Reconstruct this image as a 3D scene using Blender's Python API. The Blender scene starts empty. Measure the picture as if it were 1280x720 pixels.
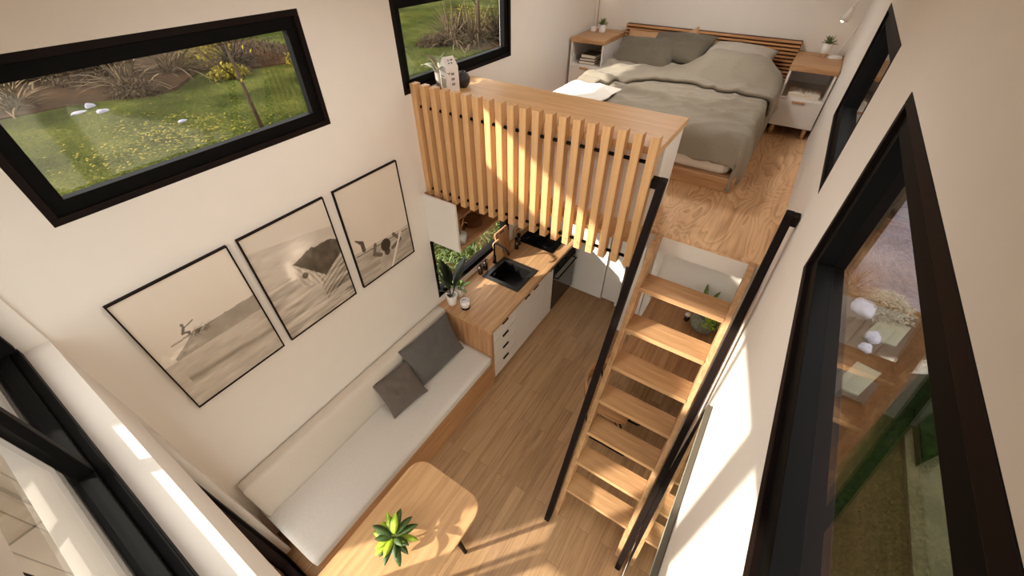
import bpy, bmesh, math, random
import numpy as np
from mathutils import Vector, Matrix, noise as mnoise
C = bpy.context.scene.collection
rnd = random.Random(7)
PI = math.pi

# ------------------------------------------------------------------ materials
def s2l(c):
    return tuple((v/255/12.92 if v/255 <= .04045 else ((v/255+.055)/1.055)**2.4) for v in c)
def nodes(name):
    m = bpy.data.materials.new(name); m.use_nodes = True
    nt = m.node_tree; nt.nodes.clear()
    out = nt.nodes.new('ShaderNodeOutputMaterial'); b = nt.nodes.new('ShaderNodeBsdfPrincipled')
    nt.links.new(b.outputs[0], out.inputs[0])
    return m, nt, b, out
def N(nt, t, **kw):
    n = nt.nodes.new(t)
    for k, v in kw.items():
        if k in n.inputs.keys(): n.inputs[k].default_value = v
        else: setattr(n, k, v)
    return n
def L(nt, a, b): nt.links.new(a, b)
def ramp(nt, stops):
    r = nt.nodes.new('ShaderNodeValToRGB'); e = r.color_ramp.elements
    while len(e) < len(stops): e.new(.5)
    for i, (p, c) in enumerate(stops): e[i].position = p; e[i].color = (*c, 1)
    return r
def coords(nt, scale=(1,1,1), rot=(0,0,0), kind='Object'):
    t = nt.nodes.new('ShaderNodeTexCoord'); m = nt.nodes.new('ShaderNodeMapping')
    m.inputs['Scale'].default_value = scale; m.inputs['Rotation'].default_value = rot
    L(nt, t.outputs[kind], m.inputs[0]); return m
def bump(nt, b, src, strength=.2, dist=.01):
    n = nt.nodes.new('ShaderNodeBump'); n.inputs['Strength'].default_value = strength; n.inputs['Distance'].default_value = dist
    L(nt, src, n.inputs['Height']); L(nt, n.outputs[0], b.inputs['Normal'])
def plain(name, col, rough=.6, metal=0, spec=.5, var=0, vscale=8, bmp=0, bscale=60, lin=False):
    m, nt, b, o = nodes(name); c = col if lin else s2l(col)
    b.inputs['Roughness'].default_value = rough; b.inputs['Metallic'].default_value = metal
    b.inputs['Specular IOR Level'].default_value = spec
    mp = coords(nt)
    n = N(nt, 'ShaderNodeTexNoise', Scale=vscale, Detail=4.0); L(nt, mp.outputs[0], n.inputs['Vector'])
    r = ramp(nt, [(.3, tuple(v*(1-var) for v in c)), (.7, tuple(min(1, v*(1+var)) for v in c))])
    L(nt, n.outputs[0], r.inputs[0]); L(nt, r.outputs[0], b.inputs['Base Color'])
    if bmp:
        n2 = N(nt, 'ShaderNodeTexNoise', Scale=bscale, Detail=3.0); L(nt, mp.outputs[0], n2.inputs['Vector']); bump(nt, b, n2.outputs[0], bmp, .004)
    return m
def wood(name, light, dark, axis=0, rough=.45, scale=1.0, ring=0, contrast=1.0):
    """long grain along axis; ring>0 adds cathedral figure"""
    m, nt, b, o = nodes(name); b.inputs['Roughness'].default_value = rough; b.inputs['Specular IOR Level'].default_value = .35
    sc = [26*scale]*3; sc[axis] = 1.6*scale
    mp = coords(nt, tuple(sc))
    n = N(nt, 'ShaderNodeTexNoise', Scale=1.0, Detail=5.0, Roughness=.6, Distortion=.6); L(nt, mp.outputs[0], n.inputs['Vector'])
    sc2 = [110*scale]*3; sc2[axis] = 4*scale
    mp2 = coords(nt, tuple(sc2))
    n2 = N(nt, 'ShaderNodeTexNoise', Scale=1.0, Detail=2.0); L(nt, mp2.outputs[0], n2.inputs['Vector'])
    mix = N(nt, 'ShaderNodeMath', operation='MULTIPLY_ADD'); mix.inputs[1].default_value = .35
    L(nt, n2.outputs[0], mix.inputs[0]); L(nt, n.outputs[0], mix.inputs[2])
    src = mix.outputs[0]
    if ring:
        sc3 = [3.0]*3; sc3[axis] = .8
        mp3 = coords(nt, tuple(sc3))
        big = N(nt, 'ShaderNodeTexNoise', Scale=1.0, Detail=2.5, Roughness=.45, Distortion=.7); L(nt, mp3.outputs[0], big.inputs['Vector'])
        mu = N(nt, 'ShaderNodeMath', operation='MULTIPLY'); mu.inputs[1].default_value = 26; L(nt, big.outputs[0], mu.inputs[0])
        fr = N(nt, 'ShaderNodeMath', operation='FRACT'); L(nt, mu.outputs[0], fr.inputs[0])
        ma = N(nt, 'ShaderNodeMath', operation='MULTIPLY_ADD'); ma.inputs[1].default_value = ring
        L(nt, fr.outputs[0], ma.inputs[0]); L(nt, src, ma.inputs[2]); src = ma.outputs[0]
    l, d = s2l(light), s2l(dark)
    mid = tuple((a+b_)/2 for a, b_ in zip(l, d))
    r = ramp(nt, [(.40, tuple(mid[i]+(d[i]-mid[i])*contrast for i in range(3))), (.85+ring*.3, tuple(mid[i]+(l[i]-mid[i])*contrast for i in range(3)))])
    L(nt, src, r.inputs[0]); L(nt, r.outputs[0], b.inputs['Base Color'])
    bump(nt, b, src, .12, .003)
    return m
def planks(name, cols, w, l, rough=.4, rot=PI/2):
    """floor boards running along Y"""
    m, nt, b, o = nodes(name); b.inputs['Roughness'].default_value = rough; b.inputs['Specular IOR Level'].default_value = .35
    mp = coords(nt, (1,1,1), (0,0,rot))
    br = N(nt, 'ShaderNodeTexBrick'); br.offset = .37; br.offset_frequency = 2; br.squash = 1
    br.inputs['Scale'].default_value = 1; br.inputs['Brick Width'].default_value = l; br.inputs['Row Height'].default_value = w
    br.inputs['Mortar Size'].default_value = .0012; br.inputs['Mortar Smooth'].default_value = .1; br.inputs['Bias'].default_value = 0
    br.inputs['Color1'].default_value = (0,0,0,1); br.inputs['Color2'].default_value = (1,1,1,1); br.inputs['Mortar'].default_value = (.5,.5,.5,1)
    L(nt, mp.outputs[0], br.inputs['Vector'])
    mp2 = coords(nt, (28, 1.5, 28))
    add = N(nt, 'ShaderNodeVectorMath', operation='MULTIPLY_ADD'); add.inputs[1].default_value = (7,9,3)
    L(nt, br.outputs['Color'], add.inputs[0]); L(nt, mp2.outputs[0], add.inputs[2])
    n = N(nt, 'ShaderNodeTexNoise', Scale=1.0, Detail=5.0, Roughness=.65, Distortion=.9); L(nt, add.outputs[0], n.inputs['Vector'])
    a = N(nt, 'ShaderNodeMath', operation='MULTIPLY_ADD'); a.inputs[1].default_value = .20
    L(nt, br.outputs['Color'], a.inputs[0]); L(nt, n.outputs[0], a.inputs[2])
    r = ramp(nt, [(.38, s2l(cols[0])), (.60, s2l(cols[1])), (.85, s2l(cols[2]))]); L(nt, a.outputs[0], r.inputs[0])
    mx = N(nt, 'ShaderNodeMixRGB', blend_type='MIX'); mx.inputs[2].default_value = (*s2l(cols[3]), 1)
    L(nt, br.outputs['Fac'], mx.inputs[0]); L(nt, r.outputs[0], mx.inputs[1]); L(nt, mx.outputs[0], b.inputs['Base Color'])
    bump(nt, b, n.outputs[0], .1, .003)
    return m
def fabric(name, col, var=.12, weave=900, rough=.95, fold=0):
    m, nt, b, o = nodes(name); c = s2l(col); b.inputs['Roughness'].default_value = rough; b.inputs['Specular IOR Level'].default_value = .15
    b.inputs['Sheen Weight'].default_value = .15
    mp = coords(nt)
    n = N(nt, 'ShaderNodeTexNoise', Scale=140.0, Detail=3.0); L(nt, mp.outputs[0], n.inputs['Vector'])
    r = ramp(nt, [(.3, tuple(v*(1-var) for v in c)), (.7, tuple(min(1, v*(1+var)) for v in c))])
    L(nt, n.outputs[0], r.inputs[0]); L(nt, r.outputs[0], b.inputs['Base Color'])
    bump(nt, b, n.outputs[0], .25, .002)
    return m
def glass_mat(name, tint=(1,1,1), ior=1.5, refl=1.0):
    m = bpy.data.materials.new(name); m.use_nodes = True; nt = m.node_tree; nt.nodes.clear()
    o = nt.nodes.new('ShaderNodeOutputMaterial'); mx = nt.nodes.new('ShaderNodeMixShader')
    tr = nt.nodes.new('ShaderNodeBsdfTransparent'); tr.inputs[0].default_value = (*tint, 1)
    gl = nt.nodes.new('ShaderNodeBsdfGlossy'); gl.inputs['Roughness'].default_value = .01
    geo = nt.nodes.new('ShaderNodeNewGeometry')
    dt = nt.nodes.new('ShaderNodeVectorMath'); dt.operation = 'DOT_PRODUCT'; L(nt, geo.outputs['Normal'], dt.inputs[0]); L(nt, geo.outputs['Incoming'], dt.inputs[1])
    ab = nt.nodes.new('ShaderNodeMath'); ab.operation = 'ABSOLUTE'; L(nt, dt.outputs['Value'], ab.inputs[0])
    om = nt.nodes.new('ShaderNodeMath'); om.operation = 'SUBTRACT'; om.inputs[0].default_value = 1; L(nt, ab.outputs[0], om.inputs[1])
    pw = nt.nodes.new('ShaderNodeMath'); pw.operation = 'POWER'; pw.inputs[1].default_value = 5; L(nt, om.outputs[0], pw.inputs[0])
    fr = nt.nodes.new('ShaderNodeMath'); fr.operation = 'MULTIPLY_ADD'; fr.inputs[1].default_value = .96; fr.inputs[2].default_value = ((ior-1)/(ior+1))**2; L(nt, pw.outputs[0], fr.inputs[0])
    mu = nt.nodes.new('ShaderNodeMath'); mu.operation = 'MULTIPLY'; mu.inputs[1].default_value = refl; mu.use_clamp = True
    L(nt, fr.outputs[0], mu.inputs[0]); L(nt, mu.outputs[0], mx.inputs[0]); L(nt, tr.outputs[0], mx.inputs[1]); L(nt, gl.outputs[0], mx.inputs[2]); L(nt, mx.outputs[0], o.inputs[0])
    return m

M = {}
M['wall'] = plain('wall_paint', (224, 216, 206), .9, spec=.2, var=.01, bmp=.05, bscale=180)
M['white'] = plain('white_lacquer', (226, 220, 212), .35, var=.01)
M['white_matt'] = plain('white_matt', (226, 219, 210), .7, var=.02)
M['black'] = plain('black_powder_coat', (6, 5, 4), .6, spec=.1, var=.15)
M['brownblack'] = plain('dark_bronze_trim', (22, 12, 9), .6, spec=.12, var=.1)
M['sillgrey'] = plain('outer_sill_paint', (120, 110, 100), .8)  # even grey-brown paint of the outer window sill
FL = ((144,112,81), (169,134,98), (187,153,115), (118,90,64))
M['floor'] = planks('oak_floor_planks', FL, .105, .95)
M['loftfloor'] = wood('loft_plywood', (226,184,140), (170,122,82), 1, .5, .55, ring=.34, contrast=1.1)
for ax, nm in enumerate('xyz'):
    M['oak_'+nm] = wood('oak_'+nm, (204,162,118), (158,112,72), ax, .42)
    M['slat_'+nm] = wood('slat_pine_'+nm, (218,174,124), (184,138,90), ax, .5, contrast=.8)
    M['red_'+nm] = wood('warm_oak_'+nm, (190,144,100), (144,98,62), ax, .45)
M['table'] = wood('table_oak', (214,172,124), (178,132,88), 1, .4, contrast=.8)
M['walnut_x'] = wood('headboard_wood', (206,154,102), (160,108,66), 0, .5); M['groove_shade'] = wood('headboard_groove_shade_wood', (104,64,38), (70,40,22), 0, .7)  # backing coloured darker to put shade between the headboard ribs
M['sofa'] = fabric('oatmeal_linen', (206, 198, 188), .06)
M['sofaback'] = fabric('beige_linen', (204, 193, 178), .06)
M['dark'] = fabric('charcoal_wool', (92, 88, 84), .18)
M['dark2'] = fabric('graphite_cotton', (96, 86, 78), .14)
M['blanket'] = fabric('greige_blanket', (142, 132, 116), .1)
M['olive'] = fabric('olive_grey_cotton', (96, 88, 74), .14)
M['lightpil'] = fabric('pale_grey_cotton', (176, 166, 152), .08)
M['tan'] = fabric('tan_linen', (186, 146, 108), .08)
M['sheet'] = fabric('white_sheet', (232, 226, 216), .03)
M['glass'] = glass_mat('window_glass', (.96,.97,.96), 1.5, 1.15)
M['glassclear'] = glass_mat('jar_glass', (.93,.94,.93), 1.45, 1.2)
M['ovenglass'] = plain('oven_glass', (28, 24, 22), .06, spec=.9)
M['greenleaf'] = plain('leaf_green', (92, 118, 40), .5, var=.35, vscale=30)
M['lime'] = plain('leaf_lime', (168, 196, 52), .5, var=.25, vscale=30)
M['darkleaf'] = plain('leaf_dark', (38, 48, 28), .35, var=.4, vscale=30)
M['paleleaf'] = plain('leaf_pale', (140, 130, 104), .6, var=.25, vscale=20)
M['succulent'] = plain('leaf_succulent', (112, 122, 66), .5, var=.4, vscale=60)
M['ceramic'] = plain('white_ceramic', (232, 226, 218), .3)
M['stonepot'] = plain('speckled_stone_pot', (124, 122, 104), .8, var=.4, vscale=60, bmp=.5)
M['greyceramic'] = plain('grey_ceramic', (122, 112, 102), .5)
M['darkceramic'] = plain('dark_ceramic', (44, 36, 32), .5)
M['amber'] = plain('amber_glass', (40, 26, 16), .12, spec=.8)
M['steel'] = plain('steel', (170,165,158), .3, metal=.9)
M['mirror'] = plain('mirror_glass', (214, 224, 212), .015, metal=1)
M['wicker'] = plain('wicker', (128, 84, 48), .8, var=.35, vscale=120, bmp=.6, bscale=200)
M['cover1'] = plain('book_cover_olive', (86, 78, 56), .7)
M['cover2'] = plain('book_cover_dark', (38, 32, 30), .7)
M['paper'] = plain('book_pages', (226, 216, 200), .9, var=.04, vscale=200)
M['soil'] = plain('potting_soil', (52, 38, 28), .95, var=.3, bmp=.6)
M['cork'] = plain('cork_lid', (186, 146, 100), .8, var=.2, vscale=80)
M['wax'] = plain('candle_wax', (232,226,232), .5)
def emis(name, col, st):
    m = bpy.data.materials.new(name); m.use_nodes = True; nt = m.node_tree; nt.nodes.clear()
    o = nt.nodes.new('ShaderNodeOutputMaterial'); e = nt.nodes.new('ShaderNodeEmission')
    e.inputs[0].default_value = (*col, 1); e.inputs[1].default_value = st; L(nt, e.outputs[0], o.inputs[0]); return m
M['bulb'] = emis('glowing_bulb', (1,.85,.65), 12)
def ground_mat(name, c1, c2, c3, scale, bmp=1.0, detail=8.0, dist=.05):
    m, nt, b, o = nodes(name); b.inputs['Roughness'].default_value = .95; b.inputs['Specular IOR Level'].default_value = 0
    mp = coords(nt)
    n = N(nt, 'ShaderNodeTexNoise', Scale=scale, Detail=detail, Roughness=.7); L(nt, mp.outputs[0], n.inputs['Vector'])
    n2 = N(nt, 'ShaderNodeTexNoise', Scale=scale*.04, Detail=3.0); L(nt, mp.outputs[0], n2.inputs['Vector'])
    a = N(nt, 'ShaderNodeMath', operation='MULTIPLY_ADD'); a.inputs[1].default_value = .5; L(nt, n2.outputs[0], a.inputs[0]); L(nt, n.outputs[0], a.inputs[2])
    r = ramp(nt, [(.58, s2l(c1)), (.76, s2l(c2)), (.92, s2l(c3))]); L(nt, a.outputs[0], r.inputs[0]); L(nt, r.outputs[0], b.inputs['Base Color'])
    bump(nt, b, n.outputs[0], bmp, dist)
    return m
M['lawn'] = ground_mat('lawn_grass', (22,27,11), (50,56,24), (84,84,40), 14)
M['lawn2'] = ground_mat('long_grass', (24,27,12), (48,50,24), (74,70,38), 30)
M['lawn_reflection'] = ground_mat('reflection_paled_turf', (50,52,34), (70,70,48), (90,86,62), 30)  # lawn colour paled to imitate the reflection in the side window
M['hedge'] = ground_mat('clipped_turf', (10,15,7), (22,34,13), (36,50,20), 22, 1.5)
M['mulch'] = ground_mat('bark_mulch', (44,30,18), (72,50,32), (96,70,46), 26)
M['gravel'] = ground_mat('lilac_gravel', (74,70,76), (104,99,108), (140,136,146), 22)
M['paver'] = plain('concrete_paver', (104,100,84), .9, spec=.02, var=.12, vscale=6, bmp=.2)
M['rockwhite'] = plain('pale_rock', (140,138,150), .9, spec=.02, var=.15, vscale=4, bmp=.8, bscale=12)
M['flax'] = plain('flax_blade', (96,82,64), .7, spec=.02, var=.3, vscale=3)
M['flaxdark'] = plain('flax_blade_dark', (56,48,36), .7, spec=.02, var=.3, vscale=3)
M['bark'] = plain('tree_bark', (66,54,44), .9, spec=.02, var=.3, vscale=14, bmp=.6)
M['autumn'] = plain('autumn_leaf', (112,100,36), .7, spec=.02, var=.4, vscale=2)
M['bushleaf'] = plain('bush_leaf', (66,54,40), .8, spec=.02, var=.4, vscale=2)
M['strawshrub'] = plain('pale_shrub_leaf', (130,126,110), .8, spec=.02, var=.3, vscale=3)
M['rust'] = plain('rust_grass', (100,64,38), .8, spec=.02, var=.3, vscale=3)
M['boards'] = planks('weathered_boards', ((122,104,84),(148,128,104),(166,146,122),(70,58,46)), .16, 2.4, .8)
M['screenboards'] = plain('screen_board_paint', (150,134,114), .85, var=.12, vscale=3, bmp=.2)

# ------------------------------------------------------------------ mesh helpers
def BM(): return bmesh.new()
def box(bm, x0, x1, y0, y1, z0, z1, bev=0, seg=2):
    vs = bmesh.ops.create_cube(bm, size=1, matrix=Matrix.Translation(((x0+x1)/2, (y0+y1)/2, (z0+z1)/2)) @ Matrix.Diagonal((abs(x1-x0), abs(y1-y0), abs(z1-z0), 1)))['verts']
    if bev:
        es = list({e for v in vs for e in v.link_edges})
        bmesh.ops.bevel(bm, geom=es, offset=bev, segments=seg, affect='EDGES', profile=.5)
    return bm
def obox(x0, x1, y0, y1, z0, z1, bev=0, seg=2): return box(BM(), x0, x1, y0, y1, z0, z1, bev, seg)
def prism(bm, pts, z0, z1, bev=0):
    """closed outline in xy (ccw) extruded in z"""
    a = [bm.verts.new((p[0], p[1], z0)) for p in pts]; b = [bm.verts.new((p[0], p[1], z1)) for p in pts]
    n = len(pts); bm.faces.new(a[::-1]); bm.faces.new(b)
    for i in range(n): bm.faces.new((a[i], a[(i+1) % n], b[(i+1) % n], b[i]))
    if bev:
        es = [e for e in bm.edges if abs(e.verts[0].co.z-e.verts[1].co.z) < 1e-6 and all(v in a or v in b for v in e.verts)]
        bmesh.ops.bevel(bm, geom=es, offset=bev, segments=2, affect='EDGES')
    return bm
def tube(bm, pts, r, seg=10, cap=True):
    pts = [Vector(p) for p in pts]; rings = []; n = len(pts); prev = None
    for i, p in enumerate(pts):
        t = (pts[min(i+1, n-1)]-pts[max(i-1, 0)]).normalized()
        if prev is None:
            u = t.orthogonal().normalized()
        else:
            u = (prev-t*prev.dot(t)); u = u.normalized() if u.length > 1e-6 else t.orthogonal().normalized()
        prev = u; w = t.cross(u); rr = r[i] if isinstance(r, (list, tuple)) else r
        rings.append([bm.verts.new(p+(u*math.cos(2*PI*k/seg)+w*math.sin(2*PI*k/seg))*rr) for k in range(seg)])
    for i in range(n-1):
        for k in range(seg):
            f = bm.faces.new((rings[i][k], rings[i][(k+1) % seg], rings[i+1][(k+1) % seg], rings[i+1][k])); f.smooth = True
    if cap: bm.faces.new(rings[0][::-1]); bm.faces.new(rings[-1])
    return bm
def lathe(bm, prof, seg=28, c=(0,0,0)):
    rings = []
    for (r, z) in prof:
        if r < 1e-6: rings.append([bm.verts.new((c[0], c[1], c[2]+z))])
        else: rings.append([bm.verts.new((c[0]+r*math.cos(2*PI*k/seg), c[1]+r*math.sin(2*PI*k/seg), c[2]+z)) for k in range(seg)])
    for a, b in zip(rings, rings[1:]):
        for k in range(seg):
            vs = [a[k % len(a)], a[(k+1) % seg % len(a)], b[(k+1) % seg % len(b)], b[k % len(b)]]
            u = []
            for v in vs:
                if v not in u: u.append(v)
            if len(u) > 2:
                f = bm.faces.new(u); f.smooth = True
    return bm
def rrect(x0, x1, y0, y1, r, n=8):
    P = []
    for (cx, cy, a0) in ((x1-r, y1-r, 0), (x0+r, y1-r, PI/2), (x0+r, y0+r, PI), (x1-r, y0+r, 1.5*PI)):
        for k in range(n+1):
            a = a0+PI/2*k/n; P.append((cx+r*math.cos(a), cy+r*math.sin(a)))
    return P
def rot2(px, a): return (px[0]*math.cos(a)-px[1]*math.sin(a), px[0]*math.sin(a)+px[1]*math.cos(a))
def leaf(bm, base, direction, length, width, droop=.3, seg=7, fold=.25, up=Vector((0,0,1)), tip=1.0):
    """curved leaf blade with a raised fold and real thickness"""
    d = Vector(direction).normalized(); side = d.cross(up)
    side = side.normalized() if side.length > 1e-4 else Vector((1,0,0))
    p = Vector(base); nrm = side.cross(d).normalized(); prev = None
    step = length/seg; cur = d.copy()
    for i in range(seg+1):
        t = i/seg
        w = width*.5*max(.04, math.sin(PI*min(1, t*.93+.06))**.75)
        c = bm.verts.new(p); l = bm.verts.new(p-side*w+nrm*w*fold); r_ = bm.verts.new(p+side*w+nrm*w*fold)
        c2 = bm.verts.new(p-nrm*.0012)
        if prev:
            for a, b, e, f in ((prev[0], c, l, prev[1]), (prev[2], r_, c, prev[0])):
                q = bm.faces.new((a, b, e, f)); q.smooth = True
            for a, b, e, f in ((prev[3], prev[1], l, c2), (prev[2], prev[3], c2, r_)):
                q = bm.faces.new((a, b, e, f)); q.smooth = True
        prev = (c, l, r_, c2)
        cur = (cur-Vector((0,0,1))*droop/seg).normalized(); p = p+cur*step; nrm = side.cross(cur).normalized()
    return bm
def setp(o, label=None, cat=None, group=None, kind=None):
    if label: o['label'] = label
    if cat: o['category'] = cat
    if group: o['group'] = group
    if kind: o['kind'] = kind
    return o
def obj(name, bm, mat, parent=None, smooth=False, loc=None, rot=None):
    me = bpy.data.meshes.new(name)
    if mat is not None:
        for mm in (mat if isinstance(mat, (list, tuple)) else [mat]): me.materials.append(mm)
    bmesh.ops.recalc_face_normals(bm, faces=bm.faces) if len(bm.faces) < 60000 else None
    bm.to_mesh(me); bm.free()
    if smooth:
        me.polygons.foreach_set('use_smooth', [True]*len(me.polygons))
    o = bpy.data.objects.new(name, me); C.objects.link(o)
    if parent is not None: o.parent = parent
    if loc: o.location = loc
    if rot: o.rotation_euler = rot
    return o
def thing(name, label, cat, loc=(0,0,0), rz=0, group=None):
    o = bpy.data.objects.new(name, None); C.objects.link(o); o.location = loc; o.rotation_euler = (0,0,rz); o.empty_display_size = .1
    return setp(o, label, cat, group)
def struct(name, bm, mat, parent=None, smooth=False):
    o = obj(name, bm, mat, parent, smooth)
    if parent is None: o['kind'] = 'structure'
    return o
def dup(root, loc, rz=0, label=None, group=None):
    r = root.copy(); C.objects.link(r); r.location = loc; r.rotation_euler = (0,0,rz)
    if label: r['label'] = label
    if group: r['group'] = group
    for ch in list(root.children):
        c = ch.copy(); C.objects.link(c); c.parent = r
        for g in ch.children:
            d = g.copy(); C.objects.link(d); d.parent = c
    return r
def fbm(x, y, z=0, oct=3):
    v = 0; a = 1; f = 1
    for _ in range(oct): v += a*mnoise.noise(Vector((x*f, y*f, z+f*3.1))); a *= .5; f *= 2.1
    return v

# ------------------------------------------------------------------ dimensions (metres)
W = 2.55; YN = -.14; YB = 5.25; ZL = 2.30; ZC = 4.02; T = .12
WZ0, WZ1 = 2.925, 3.51
KY0, KY1, KZ0, KZ1 = 2.12, 3.42, .955, 1.66

# ------------------------------------------------------------------ setting
def wall_yz(name, x0, x1, y0, y1, z0, z1, holes, mat):
    """wall in the y-z plane with rectangular holes"""
    bm = BM(); ys = sorted({y0, y1, *[h[0] for h in holes], *[h[1] for h in holes]}); zs = sorted({z0, z1, *[h[2] for h in holes], *[h[3] for h in holes]})
    for ya, yb in zip(ys, ys[1:]):
        run = None
        for za, zb in zip(zs, zs[1:]):
            cy, cz = (ya+yb)/2, (za+zb)/2
            solid = not any(h[0] < cy < h[1] and h[2] < cz < h[3] for h in holes)
            if solid: run = (run[0], zb) if run else (za, zb)
            if (not solid or zb == z1) and run:
                box(bm, x0, x1, ya, yb, run[0], run[1]); run = None
    return struct(name, bm, mat)
wall_yz('wall_left', -T, 0, -.34, YB+T, -.3, ZC, [(.136,1.487,WZ0,WZ1), (2.118,3.48,WZ0,WZ1), (KY0,KY1,KZ0,KZ1)], M['wall'])
wall_yz('wall_right', W, W+T, -.34, YB+T, -.3, ZC, [(.15,1.50,WZ0,WZ1), (2.12,3.30,WZ0,WZ1), (3.15,3.52,1.10,1.60)], M['wall'])
struct('wall_back', obox(0, W, YB, YB+T, -.3, ZC), M['wall'])
# near end wall: lower glazed door opening and upper window opening
bm = BM()
box(bm, 0, .20, YN-.2, YN, -.05, 2.03); box(bm, 2.42, W, YN-.2, YN, -.05, 2.03)
box(bm, 0, W, YN-.2, YN, 2.03, 2.51); box(bm, 0, .012, YN-.2, YN, 2.51, 3.46); box(bm, 2.45, W, YN-.2, YN, 2.51, 3.46); box(bm, 0, W, YN-.2, YN, 3.46, ZC)
struct('wall_near', bm, M['wall'])
struct('ceiling', obox(-T, W+T, -.34, YB+T, ZC, ZC+.1), M['wall'])
struct('floor', obox(-T, W+T, -.34, YB+T, -.06, 0), M['floor'])
struct('loft_floor', obox(0, W, 2.41, YB, ZL-.022, ZL), M['loftfloor'])
struct('trim_1', obox(0, W, 2.412, YB, ZL-.142, ZL-.022), M['white_matt'])       # white underside and fascia of the loft
# half wall at the loft edge: white box and oak cap
struct('wall_loft', obox(0, 1.78, 2.43, 2.80, ZL, 2.862), M['white_matt'])
struct('trim_2', obox(0, 1.79, 2.25, 2.83, 2.862, 2.905, .003), M['slat_x'])
# partition below the loft
bm = BM(); box(bm, 1.62, W, 3.63, 3.70, 0, ZL-.142); struct('wall_partition', bm, M['wall'])
bm = BM()
box(bm, 1.50, 1.60, 3.60, 3.70, 0, ZL-.142, .003); box(bm, 1.608, 1.70, 3.60, 3.628, 0, ZL-.142, .003); box(bm, 1.708, 1.78, 3.604, 3.628, 0, ZL-.142, .003)
struct('trim_3', bm, M['white_matt'])
bm = BM(); box(bm, 1.30, 1.34, 3.99, YB, 0, ZL-.142); struct('wall_passage', bm, M['wall'])

def window_side(n, side, y0, y1, z0, z1, lip=.03, w=.085):
    sx = -1 if side == 'left' else 1; X = 0 if side == 'left' else W
    def ring(bm, a, b, y0, y1, z0, z1, ww):
        xa, xb = sorted((X+sx*a, X+sx*b))
        box(bm, xa, xb, y0, y1, z0, z0+ww, .002); box(bm, xa, xb, y0, y1, z1-ww, z1, .002)
        box(bm, xa, xb, y0, y0+ww, z0+ww, z1-ww, .002); box(bm, xa, xb, y1-ww, y1, z0+ww, z1-ww, .002)
    bm = BM(); ring(bm, -.0015, .058 if n < 3 else .125, y0, y1, z0, z1, lip)
    o = struct('window_%d' % n, bm, M['brownblack'])
    bm = BM(); ring(bm, .012, .060, y0+lip*.6, y1-lip*.6, z0+lip*.6, z1-lip*.6, w-lip*.6); obj('sash', bm, M['black'], o)
    xa, xb = sorted((X+sx*.050, X+sx*.056))
    obj('pane', obox(xa, xb, y0+w-.01, y1-w+.01, z0+w-.01, z1-w+.01), M['glass'], o)
    return o
window_side(1, 'left', .136, 1.487, WZ0, WZ1)
window_side(2, 'left', 2.118, 3.48, WZ0, WZ1)
window_side(3, 'right', .15, 1.50, WZ0, WZ1)
window_side(4, 'right', 2.12, 3.30, WZ0, WZ1)
window_side(5, 'left', KY0, KY1, KZ0, KZ1, .02, .05)
window_side(6, 'right', 3.15, 3.52, 1.10, 1.60, .02, .05)
# near upper window
yf, yb_ = -.226, -.31
bm = BM()
box(bm, .012, 2.45, yb_, yf-.03, 2.51, 2.56, .003); box(bm, .012, 2.45, yf-.031, yf, 2.51, 2.545, .003); box(bm, .012, 2.45, yb_, yf, 3.41, 3.46, .003)
box(bm, .012, .062, yb_, yf, 2.56, 3.41, .003); box(bm, 2.40, 2.45, yb_, yf, 2.56, 3.41, .003)
w7 = struct('window_7', bm, M['black'])
for xx, ww in ((.845, .045), (1.62, .13)): obj('mullion', obox(xx, xx+ww, -.30, -.255, 2.545, 3.42, .003), M['black'], w7)
bm = BM(); box(bm, .062, 2.40, -.335, -.311, 2.51, 2.57, .002); obj('outer_sill', bm, M['sillgrey'], w7)
for a, b in ((.062, .84), (.90, 1.62), (1.75, 2.40)): obj('pane', obox(a-.008, b+.008, -.283, -.277, 2.553, 3.417), M['glass'], w7)
# near lower glazed door
bm = BM(); yd0, yd1 = -.285, -.185
box(bm, .20, .27, yd0, yd1, 0, 2.03, .003); box(bm, 2.35, 2.42, yd0, yd1, 0, 2.03, .003); box(bm, .27, 2.35, yd0, yd1, 1.97, 2.03, .003); box(bm, .27, 2.35, yd0, yd1, -.02, .035, .003)
d1 = struct('door_1', bm, M['black'])
bm = BM()
for a, b in ((.27, 1.0), (1.0, 1.67), (1.67, 2.35)):
    box(bm, a, a+.04, yd0+.02, yd1-.02, .035, 1.97, .002); box(bm, b-.04, b, yd0+.02, yd1-.02, .035, 1.97, .002)
    box(bm, a+.04, b-.04, yd0+.02, yd1-.02, .035, .09, .002); box(bm, a+.04, b-.04, yd0+.02, yd1-.02, 1.92, 1.97, .002)
obj('door_sash', bm, M['brownblack'], d1)
for a, b in ((.27, 1.0), (1.0, 1.67), (1.67, 2.35)): obj('pane', obox(a+.035, b-.035, -.238, -.232, .085, 1.925), M['glass'], d1)

# ------------------------------------------------------------------ slat screen
scr = thing('slat_screen', 'screen of twenty upright oak battens hanging in front of the loft edge', 'screen', (0, 2.18, 2.12))
NS, PITCH = 20, .0920
for i in range(NS):
    x = .022+i*PITCH
    s = obj('slat', obox(-.024, .024, 0, .062, 0, .872, .003), M['slat_z'], scr, loc=(x, 0, 0))
    bmc = BM(); bmesh.ops.create_cone(bmc, cap_ends=True, segments=16, radius1=.011, radius2=.011, depth=.004, matrix=Matrix.Translation((0, -.001, .05)) @ Matrix.Rotation(PI/2, 4, 'X'))
    obj('bolt_cap', bmc, M['slat_x'], s)
for z in (.055, .715):
    bm = BM(); tube(bm, [(.03, .034, z), (1.772, .034, z)], .011, 12); obj('rod', bm, M['black'], scr)
bm = BM(); box(bm, 0, 1.79, .066, .25, .14, .17); obj('fixing_rail', bm, M['slat_x'], scr)

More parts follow.
